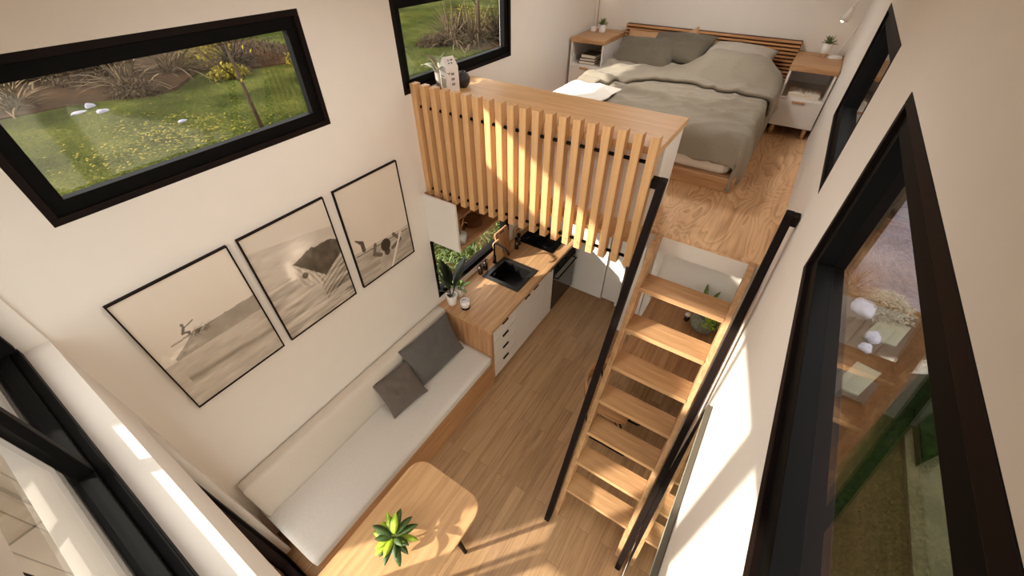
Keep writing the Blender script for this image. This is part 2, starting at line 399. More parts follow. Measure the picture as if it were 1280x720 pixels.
# ------------------------------------------------------------------ ladder stair
lad = thing('ladder_stair', 'steep open oak ladder stair with seven treads and black handrails against the loft edge', 'stairs', (1.86, 1.28, 0))
SL = .42; ang = math.atan(SL)       # lean per metre of rise
def slanted(x0, x1, yoff, depth_y, zb, zt, mat, name, bev=.003):
    """board parallel to the stair slope, cut level at both ends"""
    bm = BM(); v = []
    for (z) in (zb, zt):
        for (x, y) in ((x0, 0), (x1, 0), (x1, depth_y), (x0, depth_y)):
            v.append(bm.verts.new((x, yoff+y+z*SL, z)))
    for f in ((3,2,1,0), (4,5,6,7), (0,1,5,4), (1,2,6,5), (2,3,7,6), (3,0,4,7)): bm.faces.new([v[i] for i in f])
    bmesh.ops.bevel(bm, geom=list(bm.edges), offset=bev, segments=2, affect='EDGES')
    return obj(name, bm, mat, lad)
slanted(.015, .052, 0, .17, 0, 2.30, M['oak_z'], 'stringer')
slanted(.583, .619, 0, .17, 0, 2.30, M['oak_z'], 'stringer')
for k in range(1, 8):
    z = k*.2875+.03; y = (z-.04)*SL
    obj('tread', obox(.052, .583, -.0, .17, -.04, 0, .003), M['oak_x'], lad, loc=(0, y+.005, z))
def rail(x0, x1, ex):
    bm = BM(); pts = []
    for z, yo in ((0, -.085), (2.745, -.085)):
        for (x, y) in ((x0, 0), (x1, 0), (x1, .06), (x0, .06)):
            pts.append(bm.verts.new((x, yo+y+z*.372, z)))
    v = pts
    for f in ((3,2,1,0), (4,5,6,7), (0,1,5,4), (1,2,6,5), (2,3,7,6), (3,0,4,7)): bm.faces.new([v[i] for i in f])
    bmesh.ops.bevel(bm, geom=list(bm.edges), offset=.003, segments=2, affect='EDGES')
    yt = -.085+2.745*.372
    a, b = sorted((x0 if ex < 0 else x1, (x0 if ex < 0 else x1)+ex))
    box(bm, a, b, yt-.005, yt+.055, 2.69, 2.745, .003)
    return obj('handrail', bm, M['brownblack'], lad)
rail(-.030, .014, -.045); rail(.620, .660, .026)

# ------------------------------------------------------------------ pictures
def picture(kind, nx=150, nz=220):
    w, h = .555, .825; me = bpy.data.meshes.new('print')
    us, vs = np.meshgrid(np.linspace(0, 1, nx), np.linspace(0, 1, nz))     # u along y, v up
    def rn(seed, sx, sy, n=4):
        r = np.random.RandomState(seed); out = np.zeros_like(us)
        for o in range(n):
            a = r.rand(int(sy*2**o)+3, int(sx*2**o)+3); y = vs*sy*2**o; x = us*sx*2**o
            i = y.astype(int); j = x.astype(int); fy = y-i; fx = x-j; fy = fy*fy*(3-2*fy); fx = fx*fx*(3-2*fx)
            out += (a[i,j]*(1-fx)*(1-fy)+a[i,j+1]*fx*(1-fy)+a[i+1,j]*(1-fx)*fy+a[i+1,j+1]*fx*fy)*.5**o
        return out/1.9
    sky = .84+.03*rn(1, 3, 3)
    def seg(ax, ay, bx, by, t, taper=0):
        d = ((us-ax)*(bx-ax)+(vs-ay)*(by-ay)*2.2)/((bx-ax)**2+2.2*(by-ay)**2+1e-9); d = np.clip(d, 0, 1)
        return np.sqrt(((us-ax-d*(bx-ax)))**2+((vs-ay-d*(by-ay))*1.49)**2) < t*(1-taper*d)
    if kind == 'rider':
        wt_ = .66+.20*rn(2, 5, 34, 3)
        top = .475+.05*us+.012*np.sin(us*9)
        g = np.where(vs < .43+.02*us, wt_, sky)
        band = (vs < .56-.0*us+.02*rn(5, 8, 1)-.16*np.clip(.36-us, 0, 1)*3) & (vs > .43) & (us > .12)
        g = np.where(band, .55+.10*rn(6, 8, 12), g)
        fm = np.exp(-((us-.20)/.20)**2-((vs-.47)/.05)**2); g = g+fm*.32*(rn(3, 20, 40)-.25)
        dk = (np.exp(-((vs-.225+.05*(us-.5))/.028)**2))*(us > .1)*(.6+.5*rn(7, 7, 3)); g = g-dk*.22
        body = seg(.29, .595, .325, .635, .013) | (((us-.325)/.014)**2+((vs-.655)/.012)**2 < 1) | seg(.32, .628, .42, .65, .006) | seg(.29, .60, .34, .585, .012) | seg(.34, .585, .33, .56, .009)
        g = np.where(body, .42, g); g = np.where(seg(.16, .555, .40, .565, .010), .62, g)
        sp = np.exp(-((us-.42)/.09)**2-((vs-.555)/.03)**2); g = g-sp*.28*(rn(8, 30, 44) > .5)
    elif kind == 'wave':
        wt_ = .44+.42*rn(12, 4, 40, 3)
        sh = .86-.12*us+.03*rn(9, 5, 2)
        up = .70+.14*rn(11, 6, 26, 3)
        g = np.where(vs < sh, up, sky-.03); g = np.where(vs < .52+.02*us, wt_+.10, g)
        lo = np.clip((us-.45)*1.4, 0, 1)*np.clip((.42-vs)*4, 0, 1); g = g-lo*.30*(rn(17, 3, 30) > .48)
        rim = .60+.06*np.sin((us-.35)*4.2)+.012*rn(18, 20, 4); low = .60-.34*np.clip(us-.38, 0, .31)/.31*.72; low = np.where(us > .69, .355+(us-.69)*.40, low)
        rim = rim+.05*(rn(33, 12, 5)-.5); low = low+.07*(rn(34, 9, 6)-.5); dark = (us > .36+.04*rn(35, 4, 12)) & (vs < rim) & (vs > low)
        g = np.where(dark, .26+.14*rn(13, 16, 16), g)
        fog = np.exp(-((us-.50)/.16)**2-((vs-.69)/.10)**2); g = g+fog*.20
        cu = np.clip((us-.36)/.30, 0, 1); lowc = .60-.24*np.clip(us-.38, 0, .31)/.31
        cur = (us > .37) & (us < .70) & (vs < lowc+.02) & (vs > .40-.10*cu)
        st = np.sin((us*1.0-.35*(lowc-np.minimum(vs, lowc))**.5)*70+5*rn(19, 6, 9))
        st = np.nan_to_num(st); g = np.where(cur, .62+.30*rn(29, 26, 12)+.07*st, g)
        g = np.where(np.exp(-((us-.47)/.05)**2-((vs-.47)/.035)**2) > .5, .34+.25*rn(31, 24, 24), g)
        fl = np.exp(-((us-.34)/.05)**2-((vs-.56)/.09)**2); g = g+fl*.32
        face = (us > .62) & (vs < low) & (vs > .12+.25*(us-.62)); g = np.where(face & (np.sin((vs*1.4-us*.55)*95+4*rn(21, 5, 5)) > .35), g-.16, g)
    else:
        wt_ = .52+.32*rn(22, 3, 46, 3); g = np.where(vs < .335, wt_, sky-.01)
        g = np.where(seg(.03, .355, .97, .315, .024), .74, g); g = np.where(seg(.03, .335, .97, .297, .007), .34, g)
        g = np.where(seg(.17, .36, .165, .44, .030) | seg(.165, .44, .08, .495, .030, .7), .34, g)
        torso = seg(.50, .0, .53, .19, .155); g = np.where(torso & (vs < .235), .80-.22*rn(23, 8, 8), g)
        g = np.where(seg(.53, .19, .53, .25, .05), .30, g)
        for a in ((.41, .205, .31, .255, .032), (.31, .255, .36, .345, .026), (.64, .20, .80, .235, .032), (.80, .235, .70, .335, .026)): g = np.where(seg(*a), .40, g)
        g = np.where(((us-.53)/.088)**2+((vs-.275)/.068)**2 < 1, .24, g)
        g = np.where(seg(.55, .0, .83, .31, .018), .88, g)
    g = np.clip(g, .05, 1)
    col = np.stack([g**1.0*.98, g**1.06*.93, g**1.14*.865, np.ones_like(g)], -1)
    col[..., :3] = col[..., :3]**2.0
    vx = np.zeros((nz*nx, 3), np.float32); vx[:,1] = (us.ravel())*w; vx[:,2] = (vs.ravel()-.5)*h
    idx = np.arange(nx*nz).reshape(nz, nx)
    f = np.stack([idx[:-1,:-1], idx[:-1,1:], idx[1:,1:], idx[1:,:-1]], -1).reshape(-1, 4)
    me.from_pydata(vx.tolist(), [], f.tolist())
    ca = me.color_attributes.new('Col', 'FLOAT_COLOR', 'POINT'); ca.data.foreach_set('color', col.reshape(-1, 4).astype(np.float32).ravel())
    return me, w, h
pm, nt, b, o_ = nodes('print_paper'); b.inputs['Roughness'].default_value = .25; b.inputs['Specular IOR Level'].default_value = .35
at = nt.nodes.new('ShaderNodeVertexColor'); at.layer_name = 'Col'; L(nt, at.outputs[0], b.inputs['Base Color'])
for (y, kind, lab) in ((.078, 'rider', 'framed sepia photograph of a distant surfer riding a low wave'), (.702, 'wave', 'framed sepia photograph of a big curling wave, middle of three'), (1.346, 'person', 'framed sepia photograph of a person carrying a surfboard overhead')):
    t = thing('framed_photograph', lab, 'picture', (0, y, 2.115), 0, 'framed surf photographs in a row on the wall')
    me, w, h = picture(kind); me.materials.append(pm)
    p = bpy.data.objects.new('print', me); C.objects.link(p); p.parent = t; p.location = (.014, 0, 0)
    bm = BM(); e = .007
    box(bm, .001, .022, -e, w+e, -h/2-e, -h/2); box(bm, .001, .022, -e, w+e, h/2, h/2+e); box(bm, .001, .022, -e, 0, -h/2, h/2); box(bm, .001, .022, w, w+e, -h/2, h/2)
    obj('picture_frame', bm, M['brownblack'], t)
    obj('backing', obox(.001, .012, 0, w, -h/2, h/2), M['white_matt'], t)

# ------------------------------------------------------------------ soft shapes
def soft_block(sx, sy, sz, r=.03, n=(10, 40, 5), sag=.006, seed=0, shear=0):
    """upholstered block; origin at its minimum corner"""
    bm = BM(); nx, ny, nz = n
    def ax(s, k): return [s*(i/k) for i in range(k+1)]
    X, Y, Z = ax(sx, nx), ax(sy, ny), ax(sz, nz); vid = {}
    def V(i, j, k):
        if (i, j, k) not in vid:
            p = Vector((X[i], Y[j], Z[k])); c = Vector((min(max(p.x, r), sx-r), min(max(p.y, r), sy-r), min(max(p.z, r), sz-r)))
            d = p-c
            if d.length > 1e-9:
                m_ = max(abs(d.x), abs(d.y), abs(d.z)); p = c+d.normalized()*m_
            nz_ = fbm(p.x*6+seed, p.y*3, p.z*6)
            p += Vector(((nz_*sag if 0 < i < nx else 0), 0, nz_*sag))
            p.x += shear*(1-p.z/sz)*(1 if i > nx//2 else 0)
            vid[(i, j, k)] = bm.verts.new(p)
        return vid[(i, j, k)]
    for i in range(nx):
        for j in range(ny):
            bm.faces.new((V(i,j,0), V(i,j+1,0), V(i+1,j+1,0), V(i+1,j,0))); bm.faces.new((V(i,j,nz), V(i+1,j,nz), V(i+1,j+1,nz), V(i,j+1,nz)))
    for i in range(nx):
        for k in range(nz):
            bm.faces.new((V(i,0,k), V(i+1,0,k), V(i+1,0,k+1), V(i,0,k+1))); bm.faces.new((V(i,ny,k), V(i,ny,k+1), V(i+1,ny,k+1), V(i+1,ny,k)))
    for j in range(ny):
        for k in range(nz):
            bm.faces.new((V(0,j,k), V(0,j,k+1), V(0,j+1,k+1), V(0,j+1,k))); bm.faces.new((V(nx,j,k), V(nx,j+1,k), V(nx,j+1,k+1), V(nx,j,k+1)))
    return bm
def pillow(w, h, t, seed=0, n=28, crease=.012, pinch=.07):
    """cushion lying in its local xy plane, centre at origin"""
    bm = BM(); top = []; bot = []
    for j in range(n+1):
        rt = []; rb = []
        for i in range(n+1):
            u = 2*i/n-1; v = 2*j/n-1
            pu = 1-pinch*(1-abs(v)**2.2)*1.0*abs(u)**3; pv = 1-pinch*(1-abs(u)**2.2)*abs(v)**3
            x = u*w/2*pu; y = v*h/2*pv
            prof = (max(0, 1-abs(u)**2.6)*max(0, 1-abs(v)**2.6))**.55
            nz_ = fbm(u*1.7+seed*5.3, v*1.7, seed)*crease*prof*2.2
            z = prof*t/2
            if i in (0, n) or j in (0, n):
                a = bm.verts.new((x, y, 0)); rt.append(a); rb.append(a)
            else:
                rt.append(bm.verts.new((x, y, z+nz_))); rb.append(bm.verts.new((x, y, -z+nz_*.6)))
        top.append(rt); bot.append(rb)
    for j in range(n):
        for i in range(n):
            for g, fl in ((top, 0), (bot, 1)):
                vs = [g[j][i], g[j][i+1], g[j+1][i+1], g[j+1][i]]
                vs = vs[::-1] if fl else vs
                try:
                    f = bm.faces.new(vs); f.smooth = True
                except ValueError: pass
    return bm
def pose(o, center, xdir, ydir):
    """place a flat-lying pillow so its local x and y follow the given directions"""
    x = Vector(xdir).normalized(); y = Vector(ydir); y = (y-x*y.dot(x)).normalized(); z = x.cross(y)
    m = Matrix((x, y, z)).transposed().to_4x4(); m.translation = Vector(center); o.matrix_world = m; return o

# ------------------------------------------------------------------ sofa
sofa = thing('built_in_sofa', 'long built-in daybed sofa with oatmeal cushions on an oak base', 'sofa', (0, -.10, 0))
SLn = 2.195
bm = BM(); box(bm, .02, .665, 0.02, SLn-.002, 0.0, .385, .002); obj('base', bm, M['red_y'], sofa)
obj('seat_cushion', soft_block(.665, SLn-.01, .105, .022, (12, 50, 5), .004, 1), M['sofa'], sofa, smooth=True, loc=(.008, .004, .375))
obj('back_cushion', soft_block(.105, SLn-.03, .43, .02, (6, 50, 8), .003, 5, shear=.035), M['sofaback'], sofa, smooth=True, loc=(.006, .014, .465))
c = obj('lumbar_cushion', pillow(.64, .47, .15, 3, crease=.006), M['dark'], smooth=True)
setp(c, 'large oblong charcoal wool cushion leaning in the sofa corner by the kitchen', 'cushion', 'grey cushions on the sofa')
pose(c, (.235, 1.71, .695), (.05, 1, .0), (-.42, 0, .9))
c = obj('square_cushion', pillow(.39, .38, .12, 8, crease=.008), M['dark2'], smooth=True)
setp(c, 'small square graphite cushion leaning in front of the larger one', 'cushion', 'grey cushions on the sofa')
pose(c, (.255, 1.23, .645), (.14, 1, .02), (-.62, .08, .78))

# ------------------------------------------------------------------ coffee / dining table
tb = thing('side_table', 'rounded oak table with splayed legs standing beside the sofa', 'table', (1.19, .27, 0))
prism(bm := BM(), rrect(-.31, .32, -.62, .555, .11), .715, .745, .006); obj('tabletop', bm, M['table'], tb)
bm = BM(); box(bm, -.24, .21, -.5, .43, .675, .715, .004); obj('apron', bm, M['table'], tb)
for sx, sy in ((1, 1), (-1, 1), (1, -1), (-1, -1)):
    tx, ty = (.225 if sx > 0 else -.25), (.36 if sy > 0 else -.44)
    bm = BM(); tube(bm, [(tx*.78, ty*.86, .69), (tx, ty, .0)], [.024, .015], 12); lg = obj('leg', bm, M['black'], tb)
# leafy plant on the table
def rosette(parent, mats, n, length, width, h0, seed, droop=1.0, spread=.9):
    r = random.Random(seed)
    for k in range(n):
        a = k*2.4+r.uniform(-.25, .25); el = r.uniform(.25, .9)*spread+.15*(k/n)
        L_ = length*r.uniform(.75, 1.1)
        bm = BM(); d = (math.cos(a)*math.cos(el), math.sin(a)*math.cos(el), math.sin(el))
        tube(bm, [(0,0,h0-.03), (d[0]*L_*.18, d[1]*L_*.18, h0+d[2]*L_*.18)], .0022, 6)
        leaf(bm, (d[0]*L_*.16, d[1]*L_*.16, h0+d[2]*L_*.16), d, L_*.85, width*r.uniform(.85, 1.15), droop*r.uniform(.7, 1.2), 8, .22)
        obj('leaf', bm, mats[1] if r.random() < .3 else mats[0], parent, smooth=True)
pp = thing('potted_plant', 'bushy green and lime leafed plant in a small clear vase on the oak table', 'plant', (1.17, .30, .745))
bm = BM(); lathe(bm, [(0,0), (.026,0), (.032,.02), (.030,.06), (.024,.075), (.021,.075), (.026,.055), (.027,.02), (0,.01)]); obj('vase', bm, M['glassclear'], pp)
bm = BM(); tube(bm, [(0,0,.015), (.003,0,.06), (0,0,.10)], .006, 8); obj('stem', bm, M['darkleaf'], pp)
rosette(pp, (plain('leaf_deep_green', (66, 88, 34), .55, var=.35, vscale=30), M['lime']), 26, .165, .046, .10, 4, .9, 1.0)

# ------------------------------------------------------------------ kitchen
KN, KF = 2.09, 3.985
cab = thing('base_cabinet_run', 'white base cabinets with black edge pulls and an oak end panel beside the sofa', 'cabinet', (0, KN, 0))
obj('end_panel', obox(0.005, .675, 0, .03, 0, .84), M['red_z'], cab)
obj('carcass', obox(.03, .645, .032, 1.30, .08, .70), M['white'], cab)
obj('plinth', obox(.03, .62, .03, KF-KN, 0, .08), M['white_matt'], cab)
def handle(parent, x, ya, yb, z):
    return obj('handle', obox(x, x+.012, ya, yb, z-.006, z+.014, .002), M['black'], parent)
for z0, z1 in ((.66, .825), (.475, .652), (.285, .467), (.09, .277)):
    d = obj('drawer', obox(.65, .672, .034, .45, z0, z1, .002), M['white'], cab)
    handle(d, .673, .19, .29, z1-.028 if z1 < .8 else z1-.012)
for ya, yb, hy in ((.453, .768, .62), (.771, 1.083, .80), (1.086, 1.27, 1.18)):
    d = obj('door', obox(.65, .672, ya, yb, .09, .825, .002), M['white'], cab); handle(d, .673, hy, hy+.1 if hy < 1 else hy+.07, .815)
ov = thing('oven', 'built-in black glass oven below the hob', 'oven', (0, KN+1.275, .08))
obj('oven_body', obox(.10, .645, .005, .60, .01, .745), M['white_matt'], ov)
fr_ = obj('oven_door', obox(.648, .676, .01, .595, .02, .59, .004), M['ovenglass'], ov)
obj('door_frame_strip', obox(.674, .679, .01, .595, .585, .60), M['black'], ov)
obj('control_panel', obox(.648, .674, .01, .595, .604, .74, .003), M['black'], ov)
for yy in (.10, .30, .50):
    bm = BM(); bmesh.ops.create_cone(bm, cap_ends=True, segments=16, radius1=.016, radius2=.014, depth=.02, matrix=Matrix.Translation((.684, yy, .675)) @ Matrix.Rotation(PI/2, 4, 'Y')); obj('knob', bm, M['black'], ov)
bm = BM(); tube(bm, [(.68, .05, .53), (.71, .05, .53), (.71, .555, .53), (.68, .555, .53)], .009, 10); obj('oven_handle', bm, M['black'], ov)
# worktop with sink cut-out
bm = BM(); sx0, sx1, sy0, sy1 = .16, .55, 2.74, 3.09
box(bm, .002, .685, KN-.008, sy0, .84, .88, .0); box(bm, .002, .685, sy1, KF, .84, .88); box(bm, .002, sx0, sy0, sy1, .84, .88); box(bm, sx1, .685, sy0, sy1, .84, .88)
bmesh.ops.remove_doubles(bm, verts=bm.verts, dist=1e-5)
wt = obj('worktop', bm, M['oak_y']); setp(wt, 'long oak kitchen worktop running from the sofa to the tall white cabinets', 'worktop')
sk = thing('kitchen_sink', 'square black granite sink let into the oak worktop', 'sink', (0, 0, .88))
bm = BM(); e0, e1, f0, f1 = .115, .585, 2.70, 3.13
for (a, b, c_, d_) in ((e0, e1, f0, sy0+.012), (e0, e1, sy1-.012, f1), (e0, sx0+.012, sy0+.012, sy1-.012), (sx1-.012, e1, sy0+.012, sy1-.012)): box(bm, a, b, c_, d_, .0005, .009)
obj('rim', bm, M['greyceramic'] if False else plain('black_granite', (40, 36, 32), .45, var=.3, vscale=200), sk)
bm = BM(); z0 = -.17
box(bm, sx0, sx1, sy0, sy1, z0-.01, z0); box(bm, sx0, sx0+.008, sy0, sy1, z0, .0); box(bm, sx1-.008, sx1, sy0, sy1, z0, .0); box(bm, sx0, sx1, sy0, sy0+.008, z0, .0); box(bm, sx0, sx1, sy1-.008, sy1, z0, .0)
obj('basin', bm, plain('black_granite_basin', (18,16,15), .4, var=.3, vscale=200), sk)
bm = BM(); lathe(bm, [(0,.006), (.03,.006), (.034,.001), (.034,0), (0,0)], 20, (.33, 2.86, z0)); obj('drain', bm, M['steel'], sk)
bm = BM(); lathe(bm, [(0,.004), (.02,.004), (.022,0)], 16, (.0, 0, 0)); o = obj('overflow', bm, M['steel'], sk, loc=(sx0+.010, 2.86, -.05), rot=(0, PI/2, 0))
fc = thing('kitchen_tap', 'matt black swivel tap behind the sink', 'tap', (.085, 2.99, .88))
bm = BM(); lathe(bm, [(0,0), (.026,0), (.026,.012), (.019,.016), (.019,.10), (.0,.10)], 20); obj('tap_body', bm, M['black'], fc)
bm = BM(); tube(bm, [(0,0,.09), (0,0,.25), (.012,-.0,.275), (.04,-.0,.285), (.17,-.02,.27), (.21,-.03,.25), (.222,-.032,.22)], .011, 12); obj('spout', bm, M['black'], fc)
bm = BM(); tube(bm, [(0,.015,.085), (0,.05,.10), (0,.09,.12)], .006, 8); obj('tap_lever', bm, M['black'], fc)
hb = thing('gas_hob', 'black gas hob with cast iron grates near the tall cabinets', 'hob', (.07, 3.50, .88))
obj('hob_plate', obox(0, .50, 0, .34, 0, .010, .004), M['black'], hb)
for cx, cy in ((.13, .09), (.13, .25), (.37, .09), (.37, .25)):
    bm = BM(); lathe(bm, [(0,.022), (.03,.022), (.034,.018), (.034,.008), (.045,.006), (.045,0)], 20, (cx, cy, .01)); obj('burner', bm, M['black'], hb)
for gx in (.02, .26):
    bm = BM()
    for k in range(3): box(bm, gx+.01, gx+.21, .03+k*.135, .042+k*.135, .034, .046)
    for k in range(5): box(bm, gx+.01+k*.047, gx+.022+k*.047, .03, .312, .034, .046)
    for a in (gx+.012, gx+.2):
        for b_ in (.035, .302): box(bm, a, a+.01, b_, b_+.008, .01, .036)
    obj('grate', bm, M['black'], hb)
for k in range(4):
    bm = BM(); lathe(bm, [(0,.024), (.013,.024), (.016,0)], 14, (.475, .06+k*.07, .010)); obj('knob', bm, M['black'], hb)

# wall cabinet with an open shelf side
uc = thing('wall_cabinet', 'open oak wall shelf unit with a white end panel above the kitchen window', 'wall cabinet', (0, 2.12, 1.68))
obj('side_panel', obox(.002, .35, 0, .022, 0, .47, .001), M['white'], uc)
obj('side_panel', obox(.002, .35, 1.68, 1.70, 0, .47, .001), M['white'], uc)
obj('bottom_shelf', obox(.002, .345, .022, 1.68, 0, .022), M['red_y'], uc)
obj('middle_shelf', obox(.002, .26, .022, 1.68, .235, .253), M['red_y'], uc)
obj('back_panel', obox(.002, .012, .022, 1.68, .022, .47), M['red_y'], uc)
jr = thing('glass_jar', 'glass storage jar with a sprig on the open wall shelf', 'jar', (.285, 2.235, 1.702)); jr.scale = (1.45, 1.45, 1.5)
bm = BM(); lathe(bm, [(0,0), (.036,0), (.04,.01), (.04,.07), (.03,.088), (.03,.10), (.027,.10), (.027,.085), (.036,.068), (.036,.012), (0,.006)]); obj('jar_body', bm, M['glassclear'], jr)
bm = BM(); lathe(bm, [(0,.004), (.034,.006), (.034,.06), (0,.06)], 20); obj('contents', bm, plain('flour', (214,206,194), .9), jr)
bm = BM()
for k in range(5):
    a = k*1.25; tube(bm, [(0,0,.06), (.01*math.cos(a),.01*math.sin(a),.11), (.03*math.cos(a),.03*math.sin(a),.15+.01*k)], .0018, 6)
    leaf(bm, (.03*math.cos(a),.03*math.sin(a),.15+.01*k), (math.cos(a), math.sin(a), .4), .03, .014, .4, 4)
obj('sprig', bm, M['cork'], jr, smooth=True)
for k in range(6):
    r_ = .085-.002*k
    bm = BM(); lathe(bm, [(0,0), (r_*.55,0), (r_*.8,.005), (r_,.013), (r_,.016), (r_*.78,.009), (0,.005)], 32)
    tag_ = obj('plate', bm, M['wicker'], loc=(.20, 2.52, 1.702+k*.0125)); setp(tag_, 'brown woven plate in the stack on the open wall shelf', 'plate', 'stacked woven plates on the wall shelf')

# items on the worktop
def bottle(name, label, cat, x, y, prof, mat, capprof, capmat, z=.88, group=None):
    t = thing(name, label, cat, (x, y, z), 0, group); bm = BM(); lathe(bm, prof, 22); obj('bottle_body', bm, mat, t)
    bm = BM(); lathe(bm, capprof, 18); obj('cap', bm, capmat, t); return t
SP = [(0,0), (.026,0), (.028,.004), (.028,.085), (.020,.10), (.011,.106), (.011,.112), (0,.112)]
def pump(t):
    bm = BM(); tube(bm, [(0,0,.12), (0,0,.145), (.035,0,.145)], .004, 8); obj('pump_nozzle', bm, M['black'], t)
g = 'pump bottles between the sink and the window'
t1 = bottle('soap_dispenser', 'amber pump bottle behind the sink, nearer the plants', 'soap bottle', .070, 2.735, SP, M['amber'], [(0,.124), (.013,.124), (.013,.112), (0,.112)], M['black'], group=g); pump(t1)
t2 = dup(t1, (.068, 2.83, .88), .4, 'amber pump bottle behind the sink, beside the tap', g)
ML = [(0,0), (.027,0), (.027,.075), (.023,.082), (.017,.09), (.017,.115), (.022,.122), (0,.122)]
g = 'dark mills beside the cutting boards'
m1 = bottle('pepper_mill', 'dark pepper mill beside the oak chopping board, the one nearer the sink', 'mill', .150, 3.36, ML, M['amber'], [(0,.165), (.012,.163), (.021,.150), (.024,.135), (.020,.122), (0,.122)], M['black'], group=g)
dup(m1, (.125, 3.445, .88), 0, 'dark pepper mill beside the chopping board, the one nearer the hob', g)
def board(label, y, w, h, lean, x0, mat, holes=True):
    t = thing('chopping_board', label, 'chopping board', (x0, y, .881), 0, 'chopping boards leaning on the window')
    pts = rrect(0, w, 0, h, .02)
    bm = BM(); prism(bm, pts, 0, .018, .003); o = obj('board', bm, mat, t); a = lean
    o.rotation_euler = (PI/2, 0, PI/2); 
    o.matrix_local = Matrix.Rotation(-a, 4, 'Y') @ Matrix(((0,0,1,0), (1,0,0,0), (0,1,0,0), (0,0,0,1)))
    bm = BM(); prism(bm, rrect(w*.32, w*.68, h-.04, h-.026, .006), .0175, .0192); s = obj('grip_slot', bm, M['brownblack'], o)
board('wide oak chopping board leaning on the window beside the mills', 3.09, .25, .31, .16, .062, M['red_y'])
board('narrow pale chopping board leaning behind the tap', 3.00, .13, .25, .2, .100, M['slat_z'])
board('small oak board leaning between the mills and the hob', 3.50, .12, .15, .12, .030, M['oak_z'])

def vase_leaves(name, label, x, y, z, prof, potmat, leafmat, n, length, width, seed, el=(.9, 1.35), cat='plant', droop=.3, h0=.1, flutes=0, group=None):
    t = thing(name, label, cat, (x, y, z), 0, group); bm = BM(); lathe(bm, prof, 30)
    if flutes:
        for v in bm.verts:
            a = math.atan2(v.co.y, v.co.x); r_ = math.hypot(v.co.x, v.co.y)
            if r_ > .01: s = 1+.05*math.cos(a*flutes); v.co.x *= s; v.co.y *= s
    obj('pot', bm, potmat, t); r = random.Random(seed)
    for k in range(n):
        a = k*2.4+r.uniform(-.4, .4); e = r.uniform(*el); d = (math.cos(a)*math.cos(e), math.sin(a)*math.cos(e), math.sin(e)); bm = BM()
        L_ = length*r.uniform(.7, 1.1); st = L_*.35
        tube(bm, [(d[0]*.01, d[1]*.01, h0-.03), (d[0]*st, d[1]*st, h0+d[2]*st)], .002, 6)
        leaf(bm, (d[0]*st*.95, d[1]*st*.95, h0+d[2]*st*.95), d, L_*.7, width*r.uniform(.8, 1.2), droop, 7, .3)
        obj('leaf', bm, leafmat, t, smooth=True)
    return t
VP = [(0,0), (.036,0), (.044,.015), (.060,.135), (.056,.14), (.048,.125), (.036,.02), (0,.015)]
vase_leaves('vase_of_leaves', 'tall dark leafed plant in a fluted white vase at the sofa end of the worktop', .115, 2.185, .88, VP, M['ceramic'], M['darkleaf'], 13, .40, .085, 11, (.75, 1.4), h0=.13, flutes=10)
VS = [(0,0), (.028,0), (.033,.012), (.042,.11), (.039,.113), (.033,.10), (.026,.015), (0,.012)]
vase_leaves('vase_of_herbs', 'small white vase with short green leaves behind the candle', .105, 2.325, .88, VS, M['ceramic'], M['greenleaf'], 9, .15, .045, 5, (.3, 1.2), h0=.10, flutes=10)
cd = thing('candle', 'white scented candle jar with a dark base at the front of the plants', 'candle', (.262, 2.215, .88)); cd.scale = (1.35, 1.35, 1.35)
bm = BM(); lathe(bm, [(0,0), (.034,0), (.036,.005), (.036,.022), (0,.022)]); obj('base', bm, M['black'], cd)
bm = BM(); lathe(bm, [(0,.0225), (.036,.0225), (.036,.075), (.033,.075), (.033,.06), (0,.06)]); obj('candle_glass', bm, M['ceramic'], cd)
bm = BM(); lathe(bm, [(0,.061), (.032,.061), (.032,.064), (0,.066)]); w_ = obj('wax', bm, M['wax'], cd)
bm = BM(); tube(bm, [(0,0,.064), (.001,0,.076)], .0012, 6); obj('wick', bm, M['black'], cd)

# tall cabinets at the end of the kitchen
g = 'tall white cabinets at the end of the kitchen'
t = thing('tall_cabinet', 'wide tall white cabinet at the end of the kitchen, beside the oven', 'cabinet', (.0, 4.02, 0), 0, g)
obj('carcass', obox(.005, 1.095, 0, .6, 0.0, 2.15), M['white'], t); obj('door', obox(.69, 1.098, -.028, -.002, .03, 2.14, .002), M['white'], t); obj('door', obox(.30, .687, -.028, -.002, .89, 2.14, .002), M['white'], t)
t = thing('tall_cabinet', 'narrow tall white cabinet standing slightly back beside the passage', 'cabinet', (1.10, 4.05, 0), 0, g)
obj('carcass', obox(.002, .198, 0, .57, 0.0, 2.15), M['white'], t); obj('door', obox(.003, .198, -.026, -.002, .03, 2.14, .002), M['white'], t)

# ------------------------------------------------------------------ desk corner under the loft
dk = thing('desk', 'oak desk top built against the partition under the loft', 'desk', (1.80, 2.50, 0))
obj('desktop', obox(0, .745, 0, 1.125, .715, .75, .003), M['red_y'], dk)
obj('side_panel', obox(.02, .045, 1.0, 1.12, 0, .715), M['white'], dk); obj('leg', obox(.69, .725, .03, .065, 0, .715, .003), M['black'], dk)
pt = thing('potted_succulent', 'round speckled stone pot spilling lime foliage on the desk', 'plant', (2.37, 3.38, .75)); pt.scale = (1.25, 1.25, 1.25)
bm = BM(); lathe(bm, [(0,0), (.05,0), (.085,.03), (.10,.075), (.09,.12), (.06,.15), (.05,.15), (.05,.13), (0,.13)], 32)
for v in bm.verts: v.co += v.co.normalized()*.003*fbm(v.co.x*30, v.co.y*30, v.co.z*30)
obj('pot', bm, M['stonepot'], pt)
bm = BM(); r = random.Random(3)
